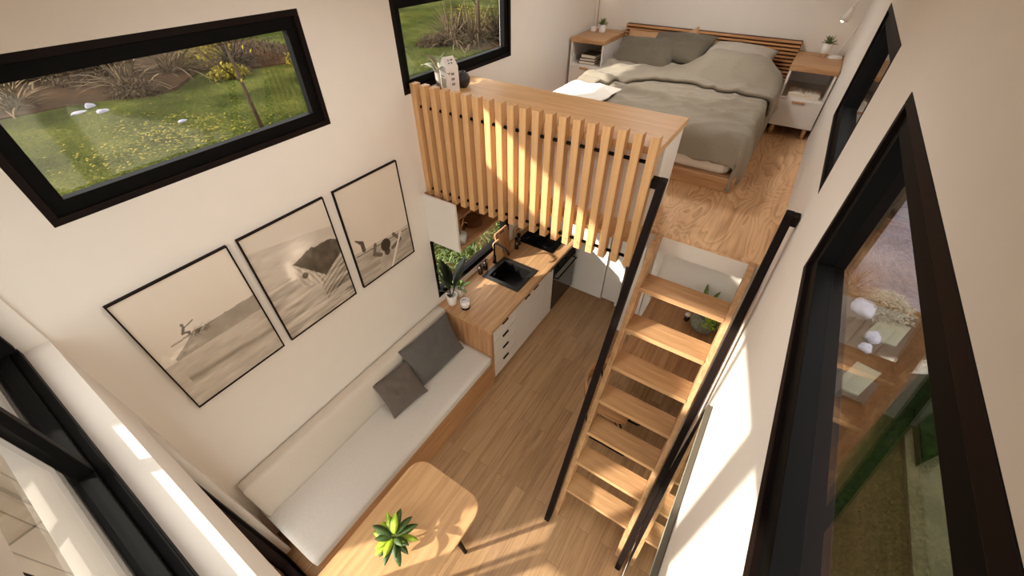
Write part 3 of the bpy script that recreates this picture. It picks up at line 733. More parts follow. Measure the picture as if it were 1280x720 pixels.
for k in range(150):
    a = r.uniform(-1.6, 1.2); rr = r.uniform(.02, .14); zz = .16-.5*max(0, rr-.08)*r.uniform(.3, 1.6)
    leaf(bm, (rr*math.cos(a), rr*math.sin(a), zz), (math.cos(a+r.uniform(-1,1)), math.sin(a+r.uniform(-1,1)), r.uniform(-.2,.9)), .028, .016, .5, 3)
obj('foliage', bm, M['lime'], pt, smooth=True)
bl = vase_leaves('stem_vase', 'slim vase with upright green sprigs behind the round stone pot', 2.31, 3.45, .75, VS, M['darkceramic'], M['greenleaf'], 9, .30, .05, 21, (1.05, 1.5), h0=.10)
jar = thing('small_jar', 'small jar with a white lid beside the round stone pot', 'jar', (2.21, 3.42, .75))
bm = BM(); lathe(bm, [(0,0), (.024,0), (.027,.01), (.027,.06), (.02,.07), (0,.07)]); obj('jar_body', bm, M['amber'], jar)
bm = BM(); lathe(bm, [(0,.095), (.024,.093), (.027,.085), (.027,.07), (0,.07)]); obj('lid', bm, M['ceramic'], jar)
# chair with sled base
ch = thing('desk_chair', 'curved plywood chair on a black wire sled base behind the ladder', 'chair', (1.90, 2.29, 0))
bm = BM(); prism(bm, rrect(-.18, .21, -.17, .17, .07), .44, .456, .004); obj('seat', bm, M['red_x'], ch)
bm = BM(); n = 14
for s in (0, 1):
    pass
ring0 = []
for k in range(n+1):
    a = -1.15+2.3*k/n; cx_, cy_ = -.245-.0+.20*(1-math.cos(a))*.75, .225*math.sin(a)/math.sin(1.15)*.95
    ring0.append([(cx_, cy_), (cx_-.012*math.cos(a), cy_+.012*math.sin(a))])
vv = [[bm.verts.new((p[0], p[1], z)) for z in (.60, .79) for p in pr_] for pr_ in ring0]
for a, b_ in zip(vv, vv[1:]):
    for q in ((0,1), (3,2), (1,3), (2,0)): f = bm.faces.new((a[q[0]], b_[q[0]], b_[q[1]], a[q[1]])); f.smooth = True
bm.faces.new((vv[0][0], vv[0][1], vv[0][3], vv[0][2])); bm.faces.new((vv[-1][0], vv[-1][2], vv[-1][3], vv[-1][1]))
obj('backrest', bm, M['red_y'], ch)
for sy in (-1, 1):
    bm = BM(); y = sy*.19
    tube(bm, [(-.19, y*.9, .64), (-.16, y, .45), (-.10, y, .05), (-.08, y, .012), (-.04, y, .009), (.24, y, .009), (.29, y, .013), (.31, y, .04), (.27, y, .20), (.16, y*.8, .435)], .008, 10)
    obj('sled_leg', bm, M['black'], ch)
for pts in ([(-.15, -.17, .43), (-.15, .17, .43)], [(.14, -.16, .43), (.14, .16, .43)], [(.285, -.19, .14), (.10, 0, .16), (.285, .19, .14)]): obj('crossbar', tube(BM(), pts, .006, 8), M['black'], ch)

# mirror on the right wall
mr = thing('wall_mirror', 'tall slim-framed mirror on the wall beside the ladder', 'mirror', (W, .35, .55))
obj('mirror_frame', obox(-.028, -.002, 0, 1.25, 0, 1.33, .003), plain('grey_frame', (92, 84, 72), .5), mr)
obj('mirror_glass', obox(-.031, -.0285, .010, 1.240, .010, 1.320), M['mirror'], mr)

# ------------------------------------------------------------------ loft bedroom
bed = thing('bed', 'double bed with an oak base and ribbed headboard in the loft', 'bed', (.60, 3.20, ZL))
BW = 1.56; BLn = 1.98
obj('base', obox(0, BW, 0, BLn, .0, .11, .01), M['oak_x'], bed)
obj('mattress', soft_block(BW-.09, BLn-.06, .29, .06, (24, 30, 6), .004, 2), M['sheet'], bed, smooth=True, loc=(.03, .03, .10))
hbp = obj('headboard', obox(-.16, 1.575, 1.985, 2.035, 0, .685), M['groove_shade'], bed)
for k in range(21):
    z = .03+k*.0318
    bm = BM(); box(bm, -.16, 1.575, 1.950, 1.984, z, z+.017, .003); obj('rib', bm, M['walnut_x'], bed)
# blanket as a draped height field
def ridge(x, y, z=0): return (1-abs(mnoise.noise(Vector((x, y, z)))))**7
def cloth_drape(name, x0, x1, y0, y1, ztop, bx0, bx1, by0, zlow, seed, mat, nx=110, ny=110, lump=None, thick=.012, amp=1.0, y0f=None, extra=0, parent=None):
    """x0..x1,y0..y1 is the cloth before draping; it falls beyond bx0,bx1 and by0"""
    bm = BM(); g = []
    for j in range(ny+1):
        row = []
        for i in range(nx+1):
            u = x0+(x1-x0)*i/nx; ya = y0f(u) if y0f else y0; v = ya+(y1-ya)*j/ny
            # wavy borders
            v2 = v+(.03*math.sin(u*5+seed)+.02*fbm(u*3, seed))*(1-j/ny)
            z = ztop+(lump(u, v2) if lump else 0)
            q = u*.5+v2
            z += .010*fbm(u*4+seed, v2*4, 0, 3)+amp*(.040*ridge(u*1.1+seed, q*3.2, 3)*max(0, .35+.9*fbm(u*1.3, v2*1.3, 9))+.020*ridge(u*2.6, (v2-u*.4)*5.5, 7))+extra
            x, y = u, v2
            for edge, s in ((bx1, 1), (bx0, -1)):
                over = (u-edge)*s
                if over > 0:
                    rr = .05; a = min(over/rr, PI/2)
                    x = edge+s*(rr*math.sin(a)); dz = rr*(1-math.cos(a))+max(0, over-rr*PI/2)
                    x += s*(.02+.028*math.sin(v*13+seed)+.02*fbm(v*5, seed))*min(1, over*4)
                    z = z-dz
            overy = by0-v2
            if overy > 0:
                rr = .05; a = min(overy/rr, PI/2); y = by0-rr*math.sin(a); dz = rr*(1-math.cos(a))+max(0, overy-rr*PI/2)
                y -= (.01+.02*math.sin(u*11+seed))*min(1, overy*4); z -= dz
            z = max(z, zlow) if not (u > bx1+.3 and v2 < by0) else max(z-.12, zlow)
            row.append(bm.verts.new((x, y, z)))
        g.append(row)
    for j in range(ny):
        for i in range(nx):
            f = bm.faces.new((g[j][i], g[j][i+1], g[j+1][i+1], g[j+1][i])); f.smooth = True
    o = obj(name, bm, mat, parent, smooth=True)
    md = o.modifiers.new('th', 'SOLIDIFY'); md.thickness = thick; md.offset = 1
    return o
def gau(x, y, cx, cy, sx, sy, p=2): return math.exp(-(abs((x-cx)/sx)**p+abs((y-cy)/sy)**p))
def lumpA(u, v):
    z = .175*gau(u, v, 1.74, 4.68, .38, .26, 4)             # pillow hidden below
    yf = 3.50+(u-.58)*.90 if u < 1.30 else 4.15
    z += .05*gau(0, v-.12*math.sin(u*3.1+.5), 0, 3.82, 1, .05)*.5+.03*gau(0, v+.25*u, 0, 4.0, 1, .04)
    return z
dv = cloth_drape('grey_blanket', .40, 2.62, 3.02, 4.98, ZL+.415, .63, 2.08, 3.24, ZL+.03, 1.3, M['blanket'], nx=130, ny=130, lump=lumpA, thick=.010)
setp(dv, 'rumpled greige blanket spread over the bed and hanging off its side', 'blanket')
def foldline(u): return (3.52+(u-.58)*.88 if u < 1.30 else 4.153)+.03*math.sin(u*6)+.02*fbm(u*4, 1)
fb_ = cloth_drape('turned_back_edge', .36, 2.30, 3.5, 4.62, ZL+.425, .63, 2.10, 3.0, ZL+.15, 1.3, M['blanket'], nx=110, ny=60, lump=lumpA, thick=.028, y0f=foldline, extra=.012, parent=dv)
sh = cloth_drape('white_duvet', .40, 1.04, 3.05, 3.62, ZL+.432, .62, 3.0, 3.22, ZL+.12, 4.1, M['sheet'], nx=60, ny=60, thick=.010, amp=.25, extra=.035)
setp(sh, 'white bed cover turned out over the near corner of the mattress', 'bed cover')
g = 'pillows on the bed'
p = obj('pillow', pillow(.62, .42, .17, 2), M['olive'], smooth=True); setp(p, 'olive grey pillow lying in front on the left of the bed', 'pillow', g); pose(p, (.86, 4.66, ZL+.53), (1, .05, .0), (.02, .85, .42))
p = obj('pillow', pillow(.66, .42, .17, 5), M['olive'], smooth=True); setp(p, 'olive grey pillow tilted across the middle of the bed', 'pillow', g); pose(p, (1.12, 4.84, ZL+.575), (1, -.22, .06), (.2, .8, .42))
p = obj('pillow', pillow(.44, .44, .12, 6), M['tan'], smooth=True); setp(p, 'tan linen pillow standing against the ribbed headboard', 'pillow', g); pose(p, (1.12, 5.03, ZL+.455), (.84, 0, .42), (-.40, .38, .80))
p = obj('pillow', pillow(.48, .40, .12, 9), M['tan'], smooth=True); setp(p, 'tan linen pillow behind the left olive pillow', 'pillow', g); pose(p, (.74, 5.04, ZL+.47), (1, 0, .02), (0, .4, .88))
p = obj('pillow', pillow(.72, .48, .19, 7), M['lightpil'], smooth=True); setp(p, 'pale grey pillow on the right of the bed, half under the blanket', 'pillow', g); pose(p, (1.66, 4.86, ZL+.53), (1, -.03, .0), (0, .9, .3))

def nightstand(name, label, x0, x1):
    w = x1-x0; t = thing(name, label, 'nightstand', (x0, 4.62, ZL), 0, 'nightstands beside the bed')
    D = .61; H = .60; b0 = .10
    obj('top', obox(0, w, 0, D, H-.045, H, .003), M['oak_x'], t)
    obj('side_panel', obox(.004, .022, .006, D-.01, b0, H-.045), M['white'], t); obj('side_panel', obox(w-.022, w-.004, .006, D-.01, b0, H-.045), M['white'], t)
    obj('back_panel', obox(.022, w-.022, D-.022, D-.012, b0, H-.045), M['white'], t)
    obj('shelf', obox(.022, w-.022, .01, D-.022, .33, .348), M['white'], t)
    d = obj('drawer', obox(.006, w-.006, -.004, .018, b0, .332, .002), M['white'], t)
    obj('pull', obox(w/2-.06, w/2+.045, -.012, -.003, .305, .322, .002), M['oak_x'], d)
    for lx in (.05, w-.05):
        for ly in (.05, D-.06):
            bm = BM(); tube(bm, [(lx, ly, b0), (lx, ly-.005, 0)], [.022, .015], 12); obj('leg', bm, M['slat_z'], t)
    return t
nightstand('nightstand', 'white nightstand with an oak top left of the bed with books in its niche', .035, .425)
nightstand('nightstand', 'white nightstand with an oak top right of the bed, by the small window', 2.175, 2.545)
# books
def book(x, y, z, w, d, h, cov, label, group, rz=0):
    t = thing('book', label, 'book', (x, y, z), rz, group)
    bm = BM(); box(bm, 0, w, 0, d, 0, .003); box(bm, 0, w, 0, d, h-.003, h); box(bm, 0, .004, 0, d, .003, h-.003); obj('cover', bm, cov, t)
    obj('pages', obox(.004, w-.004, .003, d-.003, .003, h-.003), M['paper'], t)
book(.13, 4.66, ZL+.349, .19, .24, .028, M['cover2'], 'dark book at the bottom of the stack in the left nightstand', 'books in the left nightstand')
book(.14, 4.66, ZL+.378, .18, .23, .026, M['cover2'], 'dark book in the middle of the stack in the left nightstand', 'books in the left nightstand', .05)
book(.15, 4.67, ZL+.406, .17, .22, .034, M['cover1'], 'olive covered book on top of the stack in the left nightstand', 'books in the left nightstand', -.04)
g = 'pale books in the right nightstand'
book(2.24, 4.65, ZL+.349, .25, .20, .020, M['paper'], 'pale closed book under the open one in the right nightstand', g)
ob = thing('open_book', 'open white book with printed pages in the right nightstand', 'book', (2.365, 4.75, ZL+.370), 0, g)
bm = BM()
for s in (-1, 1):
    pr_ = [(0, 0), (.03*s, .014), (.08*s, .012), (.125*s, .004)]
    for a, b_ in zip(pr_, pr_[1:]):
        v = [bm.verts.new((a[0], -.09, a[1]+.004)), bm.verts.new((b_[0], -.09, b_[1]+.004)), bm.verts.new((b_[0], .09, b_[1]+.004)), bm.verts.new((a[0], .09, a[1]+.004)), bm.verts.new((a[0], -.09, 0)), bm.verts.new((b_[0], -.09, 0)), bm.verts.new((b_[0], .09, 0)), bm.verts.new((a[0], .09, 0))]
        for f in ((0,1,2,3), (7,6,5,4), (0,4,5,1), (2,6,7,3), (1,5,6,2), (3,7,4,0)): bm.faces.new([v[i] for i in f])
obj('pages', bm, M['paper'], ob)
bm = BM()
for s in (-1, 1):
    for k in range(9): box(bm, s*.045-.022 if s > 0 else s*.045-.03, s*.045+.03 if s > 0 else s*.045+.022, -.07+k*.016, -.066+k*.016, .0165, .0175)
obj('printed_lines', bm, plain('print_ink', (150,142,130), .8), ob)
# small pots with spiky plants
def spiky(name, label, x, y, z, footed):
    t = thing(name, label, 'plant', (x, y, z), 0, 'small potted plants on the nightstands')
    h0 = .035 if footed else 0
    bm = BM(); lathe(bm, [(0,h0), (.034,h0), (.036,h0+.004), (.038,h0+.078), (.034,h0+.078), (.032,h0+.066), (0,h0+.066)]); obj('pot', bm, M['ceramic'], t)
    bm = BM(); lathe(bm, [(0,h0+.070), (.032,h0+.067)], 20); obj('soil', bm, M['soil'], t)
    if footed:
        for k in range(3):
            a = k*2.09+.5; bm = BM(); tube(bm, [(.026*math.cos(a), .026*math.sin(a), h0+.005), (.034*math.cos(a), .034*math.sin(a), 0)], .004, 8); obj('foot', bm, M['slat_z'], t)
    r = random.Random(int(x*100)); bm = BM()
    for k in range(24):
        a = k*2.4; e = .15+1.2*k/24; leaf(bm, (0,0,h0+.068), (math.cos(a)*math.cos(e), math.sin(a)*math.cos(e), math.sin(e)), .075*r.uniform(.8,1.1), .017, .15, 5, .5)
    obj('leaves', bm, M['succulent'], t, smooth=True)
spiky('potted_succulent', 'small spiky plant in a white pot on the left nightstand', .215, 5.02, ZL+.60, False)
spiky('potted_succulent', 'small spiky plant in a footed white pot on the right nightstand', 2.385, 5.06, ZL+.60, True)
cb = obj('candle_cube', obox(-.028, .028, -.028, .028, 0, .05, .006), M['ceramic'], loc=(.11, 5.03, ZL+.60)); setp(cb, 'small white ceramic cube on the left nightstand beside the lamp', 'ornament')
def lamp(label, x, y, mat, kind, flip=1):
    t = thing('bedside_lamp', label, 'lamp', (x, y, ZL+.60), 0, 'bedside lamps')
    bm = BM(); lathe(bm, [(0,0), (.06,0), (.062,.006), (.055,.02), (.02,.026), (0,.026)] if kind else [(0,0), (.04,0), (.04,.012), (0,.014)], 28); obj('base', bm, M['ceramic'], t)
    if kind:
        pts = [(.0,0,.02), (.03,0,.12), (.09,0,.38), (.105,0,.44), (.10,0,.475), (.07,0,.485), (.02,0,.47), (-.02,0,.43), (-.035,0,.38)]
        bm = BM(); tube(bm, pts, .0055, 10); obj('stem', bm, mat, t)
        bm = BM(); lathe(bm, [(.0,.10), (.016,.10), (.020,.08), (.040,.0), (.038,.0), (.018,.078), (0,.09)], 24)
        obj('lamp_shade', bm, M['ceramic'], t, loc=(-.062, 0, .285), rot=(0, .28, 0))
        bm = BM(); bmesh.ops.create_uvsphere(bm, u_segments=14, v_segments=10, radius=.013); obj('bulb', bm, M['bulb'], t, smooth=True, loc=(-.066, 0, .285))
    else:
        bm = BM(); tube(bm, [(0,0,.01), (0,0,.36), (.012,0,.385), (.04,0,.395), (.06,0,.385)], .005, 10); obj('stem', bm, mat, t)
        bm = BM(); lathe(bm, [(.0,.06), (.014,.06), (.030,.0), (.028,.0), (.012,.05), (0,.052)], 20); obj('lamp_shade', bm, M['ceramic'], t, loc=(.075, 0, .325))
        bm = BM(); bmesh.ops.create_uvsphere(bm, u_segments=12, v_segments=8, radius=.016); obj('bulb', bm, M['bulb'], t, smooth=True, loc=(.075, 0, .325))
    return t
lamp('slim wooden stem bedside lamp on the left nightstand', .085, 5.16, M['oak_z'], 0)
lamp('white arched bedside lamp on the right nightstand', 2.475, 5.08, M['ceramic'], 1)

# things on the half wall cap
ZK = 2.905
ct = thing('carton_ornament', 'white carton shaped paper lantern with tiny printed marks on the loft shelf', 'ornament', (.16, 2.43, ZK), -.35); ct.scale = (1.1, 1.1, 1.12)
bm = BM(); a_ = .045; hh = .15; ht = .205
v = [bm.verts.new(p) for p in ((-a_,-a_,0), (a_,-a_,0), (a_,a_,0), (-a_,a_,0), (-a_,-a_,hh), (a_,-a_,hh), (a_,a_,hh), (-a_,a_,hh), (0,-a_*.9,ht), (0,a_*.9,ht))]
for f in ((3,2,1,0), (0,1,5,4), (1,2,6,5), (2,3,7,6), (3,0,4,7), (4,5,8), (5,6,9,8), (6,7,9), (7,4,8,9)): bm.faces.new([v[i] for i in f])
bmesh.ops.bevel(bm, geom=list(bm.edges), offset=.002, segments=1, affect='EDGES'); obj('carton_body', bm, M['ceramic'], ct)
ink = plain('dark_ink', (52,46,42), .7); greyp = plain('grey_panel', (168,156,142), .7)
obj('front_panel', obox(-.032, .030, -a_-.0015, -a_-.0002, .028, .085), greyp, ct)
bm = BM()
for k in range(5): box(bm, -.03+k*.008, -.025+k*.008, -a_-.0016, -a_-.0002, .094, .099)
obj('printed_line', bm, ink, ct)
bm = BM()
for k, zz in enumerate((.045, .075, .105)):
    for q in (-.008, .0, .008):
        box(bm, a_+.0002, a_+.0016, q-.0025, q+.0025, zz, zz+.015)
    box(bm, a_+.0002, a_+.0016, -.011, .011, zz+.006, zz+.0085)
obj('printed_marks', bm, plain('grey_ink', (120,110,100), .7), ct)
bm = BM(); sl = Vector((-(a_), 0, ht-hh)).normalized()
for r_, (q, zf) in enumerate(((-.012, .35), (.006, .35), (-.010, .62), (.010, .62), (.016, .62))):
    px = a_*(1-zf)+.0016; pz = hh+(ht-hh)*zf+.0012
    box(bm, px-.004, px+.0012, q-.003, q+.004, pz-.002, pz+.004)
obj('roof_marks', bm, ink, ct)
vase_leaves('vase_of_leaves', 'pale leafed plant in a grey vase behind the white carton ornament', .055, 2.44, ZK, [(0,0), (.030,0), (.032,.01), (.034,.115), (.031,.115), (.029,.02), (0,.012)], M['greyceramic'], M['paleleaf'], 9, .20, .06, 31, (.4, 1.35), h0=.10, droop=.9)
rv = thing('round_vase', 'small round dark vase on the loft shelf behind the carton ornament', 'vase', (.175, 2.56, ZK))
bm = BM(); lathe(bm, [(0,0), (.028,0), (.05,.03), (.054,.06), (.042,.09), (.024,.10), (.024,.108), (.019,.108), (.019,.098), (.04,.06), (0,.01)], 28); obj('vase_body', bm, M['darkceramic'], rv)

# ------------------------------------------------------------------ outside
GZ = -.60
def grid_ground(name, x0, x1, y0, y1, z, mat, n=40, amp=.04):
    bm = BM(); g = [[bm.verts.new((x0+(x1-x0)*i/n, y0+(y1-y0)*j/n, z+amp*fbm(i*.4, j*.4, 2))) for i in range(n+1)] for j in range(n+1)]
    for j in range(n):
        for i in range(n): f = bm.faces.new((g[j][i], g[j][i+1], g[j+1][i+1], g[j+1][i])); f.smooth = True
    return struct(name, bm, mat)
grid_ground('ground_lawn', -60, 0, -30, 60, GZ, M['lawn'], 90, .10)
grid_ground('ground_garden', 0, 40, -30, 60, GZ-.04, M['lawn2'], 60, .02)
bm = BM(); prism(bm, [(-17.6,1.4), (-17.2,3.6), (-15.9,5.0), (-16.3,6.4), (-17.9,8.0), (-16.6,9.6), (-15.4,11.6), (-18,13), (-22,12), (-25,8), (-27,3), (-24,-1)][::-1], GZ-.2, GZ+.055); struct('terrain_planting_bed', bm, plain('dark_garden_soil', (52,38,26), .95, spec=.02, var=.35, vscale=3, bmp=.6, bscale=20))
bm = BM(); prism(bm, [(-13.9,16.2), (-12.2,16.6), (-10,17.6), (-8.5,20.5), (-12,23), (-15.5,21.5)], GZ-.2, GZ+.055); struct('terrain_flower_bed', bm, plain('brown_garden_soil', (54,40,28), .95, spec=.02, var=.35, vscale=3, bmp=.6, bscale=20))
bm = BM(); r = random.Random(55)
for k in range(420):
    x = r.gauss(-11.6, 1.3); y = r.gauss(4.0, 1.1); leaf(bm, (x, y, GZ+.07+.02*r.random()), (r.uniform(-1,1), r.uniform(-1,1), .1), .09, .06, .1, 2, .2)
fl_ = obj('fallen_leaves', bm, M['autumn'], smooth=True); setp(fl_, 'scattered fallen leaves on the lawn before the young tree', 'fallen leaves', kind='stuff')
bm = BM(); r = random.Random(91)
for k in range(9000):
    x = r.uniform(-6.5, -.9); y = r.uniform(2.4, 8.5); leaf(bm, (x, y, GZ+.03), (r.uniform(-1,1), r.uniform(-1,1), r.uniform(.4,1.6)), r.uniform(.07,.15), .035, .6, 2, .3)
gc = obj('grass', bm, plain('groundcover_leaf', (74,88,36), .7, var=.5, vscale=2), smooth=True); setp(gc, 'bright green leafy groundcover outside the kitchen window', 'grass', kind='stuff')
struct('terrain_gravel', obox(3.2, 9, 7.0, 16, GZ-.05, GZ+.01), M['gravel'])
bm = BM(); prism(bm, [(3.2, 1.0), (3.2, 7.0), (5.65, 7.0), (4.02, 3.05), (3.9, 2.7)], GZ-.05, GZ+.012); struct('terrain_mulch', bm, M['mulch'])
bm = BM(); prism(bm, [(3.95, 2.85), (4.0, 3.2), (5.6, 7.0), (5.85, 7.0), (4.15, 2.85)], GZ-.05, GZ+.05); struct('path_edging', bm, M['hedge'])
bm = BM(); prism(bm, [(4.80, -4), (4.80, 4.75), (5.7, 6.3), (8, 6.3), (8, -4)], GZ-.05, GZ+.02); struct('lawn_reflection_pale', bm, M['lawn_reflection'])  # same lawn, with the pale glass reflection put into its colour
hd = obj('turf_square', prism(BM(), [(4.88, 4.05), (5.55, 4.95), (5.55, 6.0), (4.88, 4.85)], GZ+.0, GZ+.12, .02), M['hedge']); setp(hd, 'dark square of clipped turf outside the tall side window', 'hedge')
g = 'square concrete pavers in the mulch bed'
for i, (pts, lb) in enumerate((([(4.06,4.75), (4.33,4.74), (4.58,5.30), (4.31,5.36)], 'pale square paver in the mulch bed, nearer the grass strip'),
                               ([(4.36,5.95), (4.75,5.95), (4.95,6.5), (4.6,6.5)], 'pale square paver in the mulch bed, beside the white rocks'))):
    o = obj('paving_slab', prism(BM(), pts, GZ+.012, GZ+.045, .004), M['paver']); setp(o, lb, 'paving slab', g)
def rock(label, x, y, z, s, seed, mat=None, group=None):
    bm = BM(); bmesh.ops.create_icosphere(bm, subdivisions=3, radius=1)
    for v in bm.verts:
        d = 1+.28*fbm(v.co.x*1.3+seed, v.co.y*1.3, v.co.z*1.3); v.co = Vector((v.co.x*s[0]*d, v.co.y*s[1]*d, max(-.4, v.co.z)*s[2]*d))
    o = obj('rock', bm, mat or M['rockwhite'], smooth=True, loc=(x, y, z)); return setp(o, label, 'rock', group)
g = 'pale rocks outside the side window'
for (x, y, s, lb) in ((4.36, 6.55, (.16,.20,.13), 'largest pale rock beside the white bush outside the side window'), (4.47, 5.93, (.09,.11,.09), 'pale rock between the paver and the white bush'), (4.39, 5.66, (.08,.09,.07), 'small pale rock nearest the square paver')):
    rock(lb, x, y, GZ+.06, s, x*7, None, g)
g = 'pale stones on the lawn'
for (x, y, s, lb) in ((-16.31, 3.86, (.10,.15,.15), 'rounded pale stone on the lawn, rearmost of the group'), (-16.1, 3.47, (.10,.22,.05), 'flat pale stone on the lawn, left one of the group'), (-15.58, 3.92, (.09,.17,.08), 'pale stone on the lawn, right one of the group'), (-12.6, 4.85, (.08,.12,.05), 'lone pale stone on the lawn nearer the tree')):
    rock(lb, x, y, GZ+.05, s, x, None, g)
def blades(bm, n, h, w, r, spread=1.0, droop=1.2):
    for k in range(n):
        a = r.uniform(0, 2*PI); e = r.uniform(.45, 1.45); L_ = h*r.uniform(.6, 1.15)
        leaf(bm, (r.uniform(-.12,.12)*spread, r.uniform(-.12,.12)*spread, 0), (math.cos(a)*math.cos(e), math.sin(a)*math.cos(e), math.sin(e)), L_, w, droop*r.uniform(.4, 1.3), 6, .5)
    return bm
def flax(label, x, y, h, mat, seed, n=70, w=.05, group='strap leaved plants beyond the lawn'):
    r = random.Random(seed); bm = blades(BM(), n, h, w, r, 2.0); o = obj('flax_plant', bm, mat, smooth=True, loc=(x, y, GZ), rot=(0,0,r.uniform(0, 6)))
    return setp(o, label, 'garden plant', group)
def bush(label, x, y, rad, hgt, mat, seed, n=900, leafs=.07, group='low bushes beyond the lawn', name='garden_bush', z=None):
    r = random.Random(seed); bm = BM()
    for k in range(n):
        a = r.uniform(0, 2*PI); q = math.sqrt(r.random()); e = math.acos(r.uniform(0, 1)); rr = r.uniform(.55, 1.05)
        px = rad*rr*math.sin(e)*math.cos(a); py = rad*rr*math.sin(e)*math.sin(a); pz = hgt*rr*math.cos(e)+.02
        leaf(bm, (px, py, pz), (r.uniform(-1,1), r.uniform(-1,1), r.uniform(-.2,1)), leafs*r.uniform(.7,1.4), leafs*.5, .4, 2, .3)
    o = obj(name, bm, mat, smooth=True, loc=(x, y, GZ if z is None else z)); return setp(o, label, 'bush', group)
fx = [(-21.7, 4.2, 2.2, 'flax', 'tall dark strap leaved clump at the left end of the garden border'), (-17.7, 5.5, 1.7, 'flax', 'pale star shaped strap leaved plant in the middle of the border'),
      (-18.6, 7.3, 2.3, 'flax', 'tall arching strap leaved clump right of the star shaped one'), (-22.5, 2.6, 1.9, 'flaxdark', 'dark strap leaved clump half cut by the window frame'),
      (-20.3, 5.9, 2.0, 'flaxdark', 'dark strap leaved clump behind the star shaped plant'), (-18.3, 2.5, 1.5, 'flax', 'grey strap leaved plant at the near left of the border'),
      (-17.3, 9.2, 1.4, 'flaxdark', 'dark strap leaved clump behind the young tree')]
for i, (x, y, h, m_, lb) in enumerate(fx): flax(lb, x, y, h, M[m_], 40+i, 80, .07)
f2 = [(-12.3, 17.0, 1.9, 'flax', 'grey strap leaved clump seen left in the loft window'), (-11.6, 17.9, 2.0, 'flax', 'grey strap leaved clump seen in the middle of the loft window'),
      (-10.8, 18.9, 2.0, 'flaxdark', 'grey strap leaved clump behind the thin trunk in the loft window'), (-10.0, 19.6, 2.0, 'flax', 'grey strap leaved clump at the far side of the loft window'), (-13.2, 18.9, 1.6, 'flaxdark', 'dark strap leaved clump at the back of the loft window view')]
for i, (x, y, h, m_, lb) in enumerate(f2): flax(lb, x, y, h, M[m_], 60+i, 90, .06, 'strap leaved plants seen in the loft window')
for i, (x, y, ra, h, m_, lb) in enumerate([(-20.2, 4.9, 1.2, .7, 'bushleaf', 'low brown bush between the tall clumps'), (-16.6, 5.3, .8, .45, 'bushleaf', 'low grey brown bush in front of the star shaped plant'), (-18.8, 8.8, 1.2, .9, 'autumn', 'yellow leaved bush behind the young tree'),
        (-17.6, 10.6, 1.2, .8, 'bushleaf', 'brown bush at the far end of the border'), (-16.2, 8.3, .7, .35, 'autumn', 'low yellow bush left of the young tree'), (-15.3, 11.2, .9, .6, 'autumn', 'yellow and brown bush at the far edge of the first window')]):
    bush(lb, x, y, ra, h, M[m_], 80+i, 900, .13)
for i, (x, y, ra, h, m_, lb) in enumerate([(-14.6, 21.2, 1.4, .9, 'autumn', 'yellow brown bush at the top of the loft window view'), (-12.9, 16.4, .8, .5, 'bushleaf', 'low grey bush at the left foot of the strap leaved clumps'), (-12.0, 21.5, 1.5, 1.2, 'bushleaf', 'brown bush behind the strap leaved clumps')]):
    bush(lb, x, y, ra, h, M[m_], 90+i, 900, .12, 'low bushes seen in the loft window')
def tree(label, x, y, h, seed, leafmat, nleaf=500, tr=.07, lean=(0,0)):
    r = random.Random(seed); t = thing('young_tree', label, 'tree', (x, y, GZ), 0, 'young trees on the lawn'); bm = BM(); tips = []
    tube(bm, [(0,0,0), (lean[0]*.3, lean[1]*.3, h*.35), (lean[0]*.6+.05, lean[1]*.6, h*.65), (lean[0], lean[1], h)], [tr, tr*.8, tr*.6, tr*.2], 8)
    for k in range(16):
        f = r.uniform(.35, .95); a = r.uniform(0, 2*PI); L_ = h*.42*(1.15-f)*1.4+.25
        p0 = Vector((lean[0]*f, lean[1]*f, h*f)); p1 = p0+Vector((math.cos(a)*L_*.5, math.sin(a)*L_*.5, L_*.45)); p2 = p1+Vector((math.cos(a+.3)*L_*.5, math.sin(a+.3)*L_*.5, L_*.4))
        tube(bm, [p0, p1, p2], [tr*.3, tr*.18, tr*.06], 6); tips += [p1, p2, (p1+p2)/2, (p0+p1)/2]
    obj('trunk', bm, M['bark'], t); bm = BM()
    for k in range(nleaf):
        p = r.choice(tips)+Vector((r.gauss(0,.22), r.gauss(0,.22), r.gauss(0,.2)))
        leaf(bm, p, (r.uniform(-1,1), r.uniform(-1,1), r.uniform(-.8,.4)), .11, .07, .4, 2, .3)
    obj('crown', bm, leafmat, t, smooth=True); return t
tree('young yellow leaved tree with a thin trunk on the lawn in the first window', -10.2, 5.88, 3.4, 3, M['autumn'], 420, .06, (-.5, .1))
tree('slender tree rising through the clumps in the loft window', -10.9, 17.3, 4.5, 9, M['autumn'], 300, .09, (0, .1))
bush('white flowering bush outside the tall side window', 4.62, 6.75, .36, .26, M['strawshrub'], 130, 1100, .05, 'plants outside the side window')
o = obj('rust_grass_clump', blades(BM(), 90, .5, .012, random.Random(8), .6), M['rust'], smooth=True, loc=(4.15, 6.95, GZ)); setp(o, 'rust coloured grass clump behind the pale rocks', 'garden plant')
# sparse blades standing on the outside lawn
bm = BM(); r = random.Random(77)
for k in range(9000):
    x = r.uniform(3.9, 5.6); y = r.uniform(1.6, 4.9)
    h = .05 if x < 4.8 else .035
    a = r.uniform(0, 2*PI); v = [bm.verts.new((x-.004*math.cos(a), y-.004*math.sin(a), GZ-.03)), bm.verts.new((x+.004*math.cos(a), y+.004*math.sin(a), GZ-.03)), bm.verts.new((x+r.uniform(-.03,.03), y+r.uniform(-.03,.03), GZ+h*r.uniform(.4,1.2)))]
    bm.faces.new(v)
go = obj('grass', bm, M['lawn2']); setp(go, 'long grass blades on the strip of lawn outside the side window', 'grass', kind='stuff')
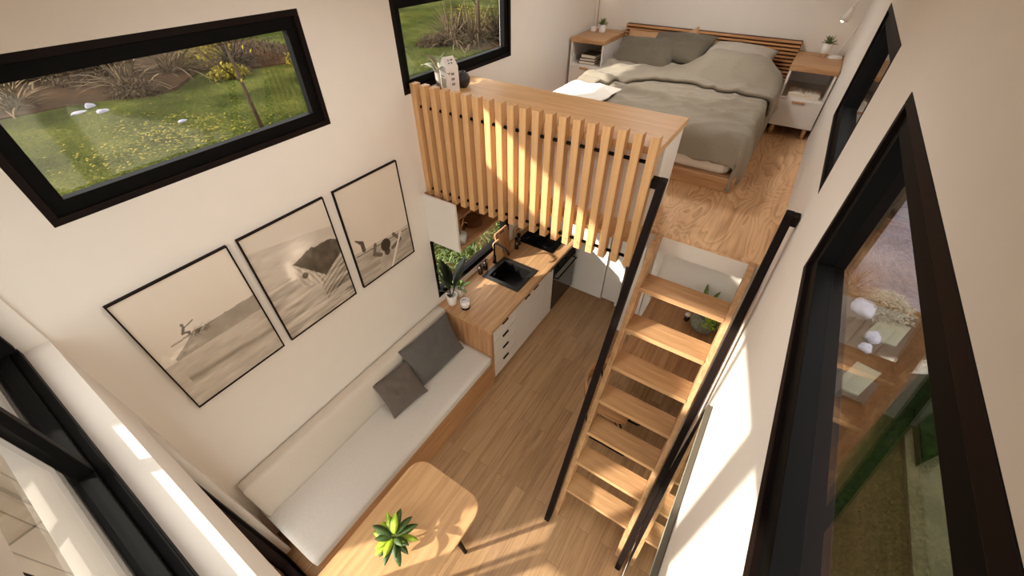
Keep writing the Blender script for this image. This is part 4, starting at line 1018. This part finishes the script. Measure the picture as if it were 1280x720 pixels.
# entrance side: deck, screen, ledge, mat
struct('terrace_deck_floor', obox(-.2, 4, -3.6, -.36, -.12, -.02), M['boards'])
bm = BM()
for k in range(6): box(bm, -.10, -.012, -.36-(k+1)*.115+.004, -.36-k*.115, -.02, 3.15, .004)
box(bm, -.012, .0, -1.05, -.36, 1.15, 1.19)
struct('wall_screen', bm, M['screenboards'])
struct('trim_4', obox(0, W, -.45, -.36, 2.34, 2.40, .004), plain('cladding_ledge', (108,96,82), .8))

for (lx, ly, lb) in ((1.30, 3.95, 'unseen round fill lamp added on the ceiling over the loft bed'), (1.25, 1.2, 'unseen round fill lamp added on the ceiling over the living area')):  # unseen ceiling fittings, added to brighten the loft and living area
    cl = thing('added_fill_lamp', lb, 'lamp', (lx, ly, ZC-.05), 0, 'added fill lamps')
    bm = BM(); lathe(bm, [(0,.05), (.20,.05), (.20,.0), (.19,0), (.19,.04), (0,.04)], 32); obj('housing', bm, M['white'], cl)
    bm = BM(); lathe(bm, [(0,.012), (.188,.012), (.188,.018), (0,.018)], 32); obj('diffuser', bm, emis('fill_lamp_glow', (1,.965,.93), 52), cl)
# ------------------------------------------------------------------ light, sky, camera
sc = bpy.context.scene
w = bpy.data.worlds.new('World'); sc.world = w; w.use_nodes = True; nt = w.node_tree; nt.nodes.clear()
o = nt.nodes.new('ShaderNodeOutputWorld'); bg = nt.nodes.new('ShaderNodeBackground'); L(nt, bg.outputs[0], o.inputs[0])
sky = nt.nodes.new('ShaderNodeTexSky'); sky.sky_type = 'HOSEK_WILKIE'; sky.turbidity = 5; sky.ground_albedo = .3
sd = Vector((.82, 1, -.565)).normalized(); sky.sun_direction = -sd
mx = nt.nodes.new('ShaderNodeMixRGB'); mx.inputs[0].default_value = .82; mx.inputs[2].default_value = (1.0, .965, .93, 1)
L(nt, sky.outputs[0], mx.inputs[1]); L(nt, mx.outputs[0], bg.inputs[0]); bg.inputs[1].default_value = 4.2
sl_ = bpy.data.lights.new('sun', 'SUN'); sl_.energy = 12.5; sl_.angle = math.radians(1.4); sl_.color = (1, .925, .82)
so = bpy.data.objects.new('sun', sl_); C.objects.link(so); so.rotation_euler = sd.to_track_quat('-Z', 'Y').to_euler(); so.location = (-6, -8, 8)

cd_ = bpy.data.cameras.new('camera'); cam = bpy.data.objects.new('camera', cd_); C.objects.link(cam); sc.camera = cam
RC = [[0.835858, -0.36668, 0.408518], [0.548937, 0.56235, -0.61841], [-0.002971, 0.741154, 0.671329]]
cam.matrix_world = Matrix([[RC[i][j] for j in range(3)]+[(2.30, 0.0, 3.84)[i]] for i in range(3)]+[[0,0,0,1]])
cd_.sensor_width = 36; cd_.lens = 507.195*36/1280; cd_.clip_start = .02; cd_.clip_end = 300
sc.view_settings.view_transform = 'Standard'; sc.view_settings.look = 'None'; sc.view_settings.gamma = 1; sc.view_settings.use_curve_mapping = False
sc.view_settings.exposure = -0.12
sc.cycles.max_bounces = 12; sc.cycles.diffuse_bounces = 8; sc.cycles.transparent_max_bounces = 16
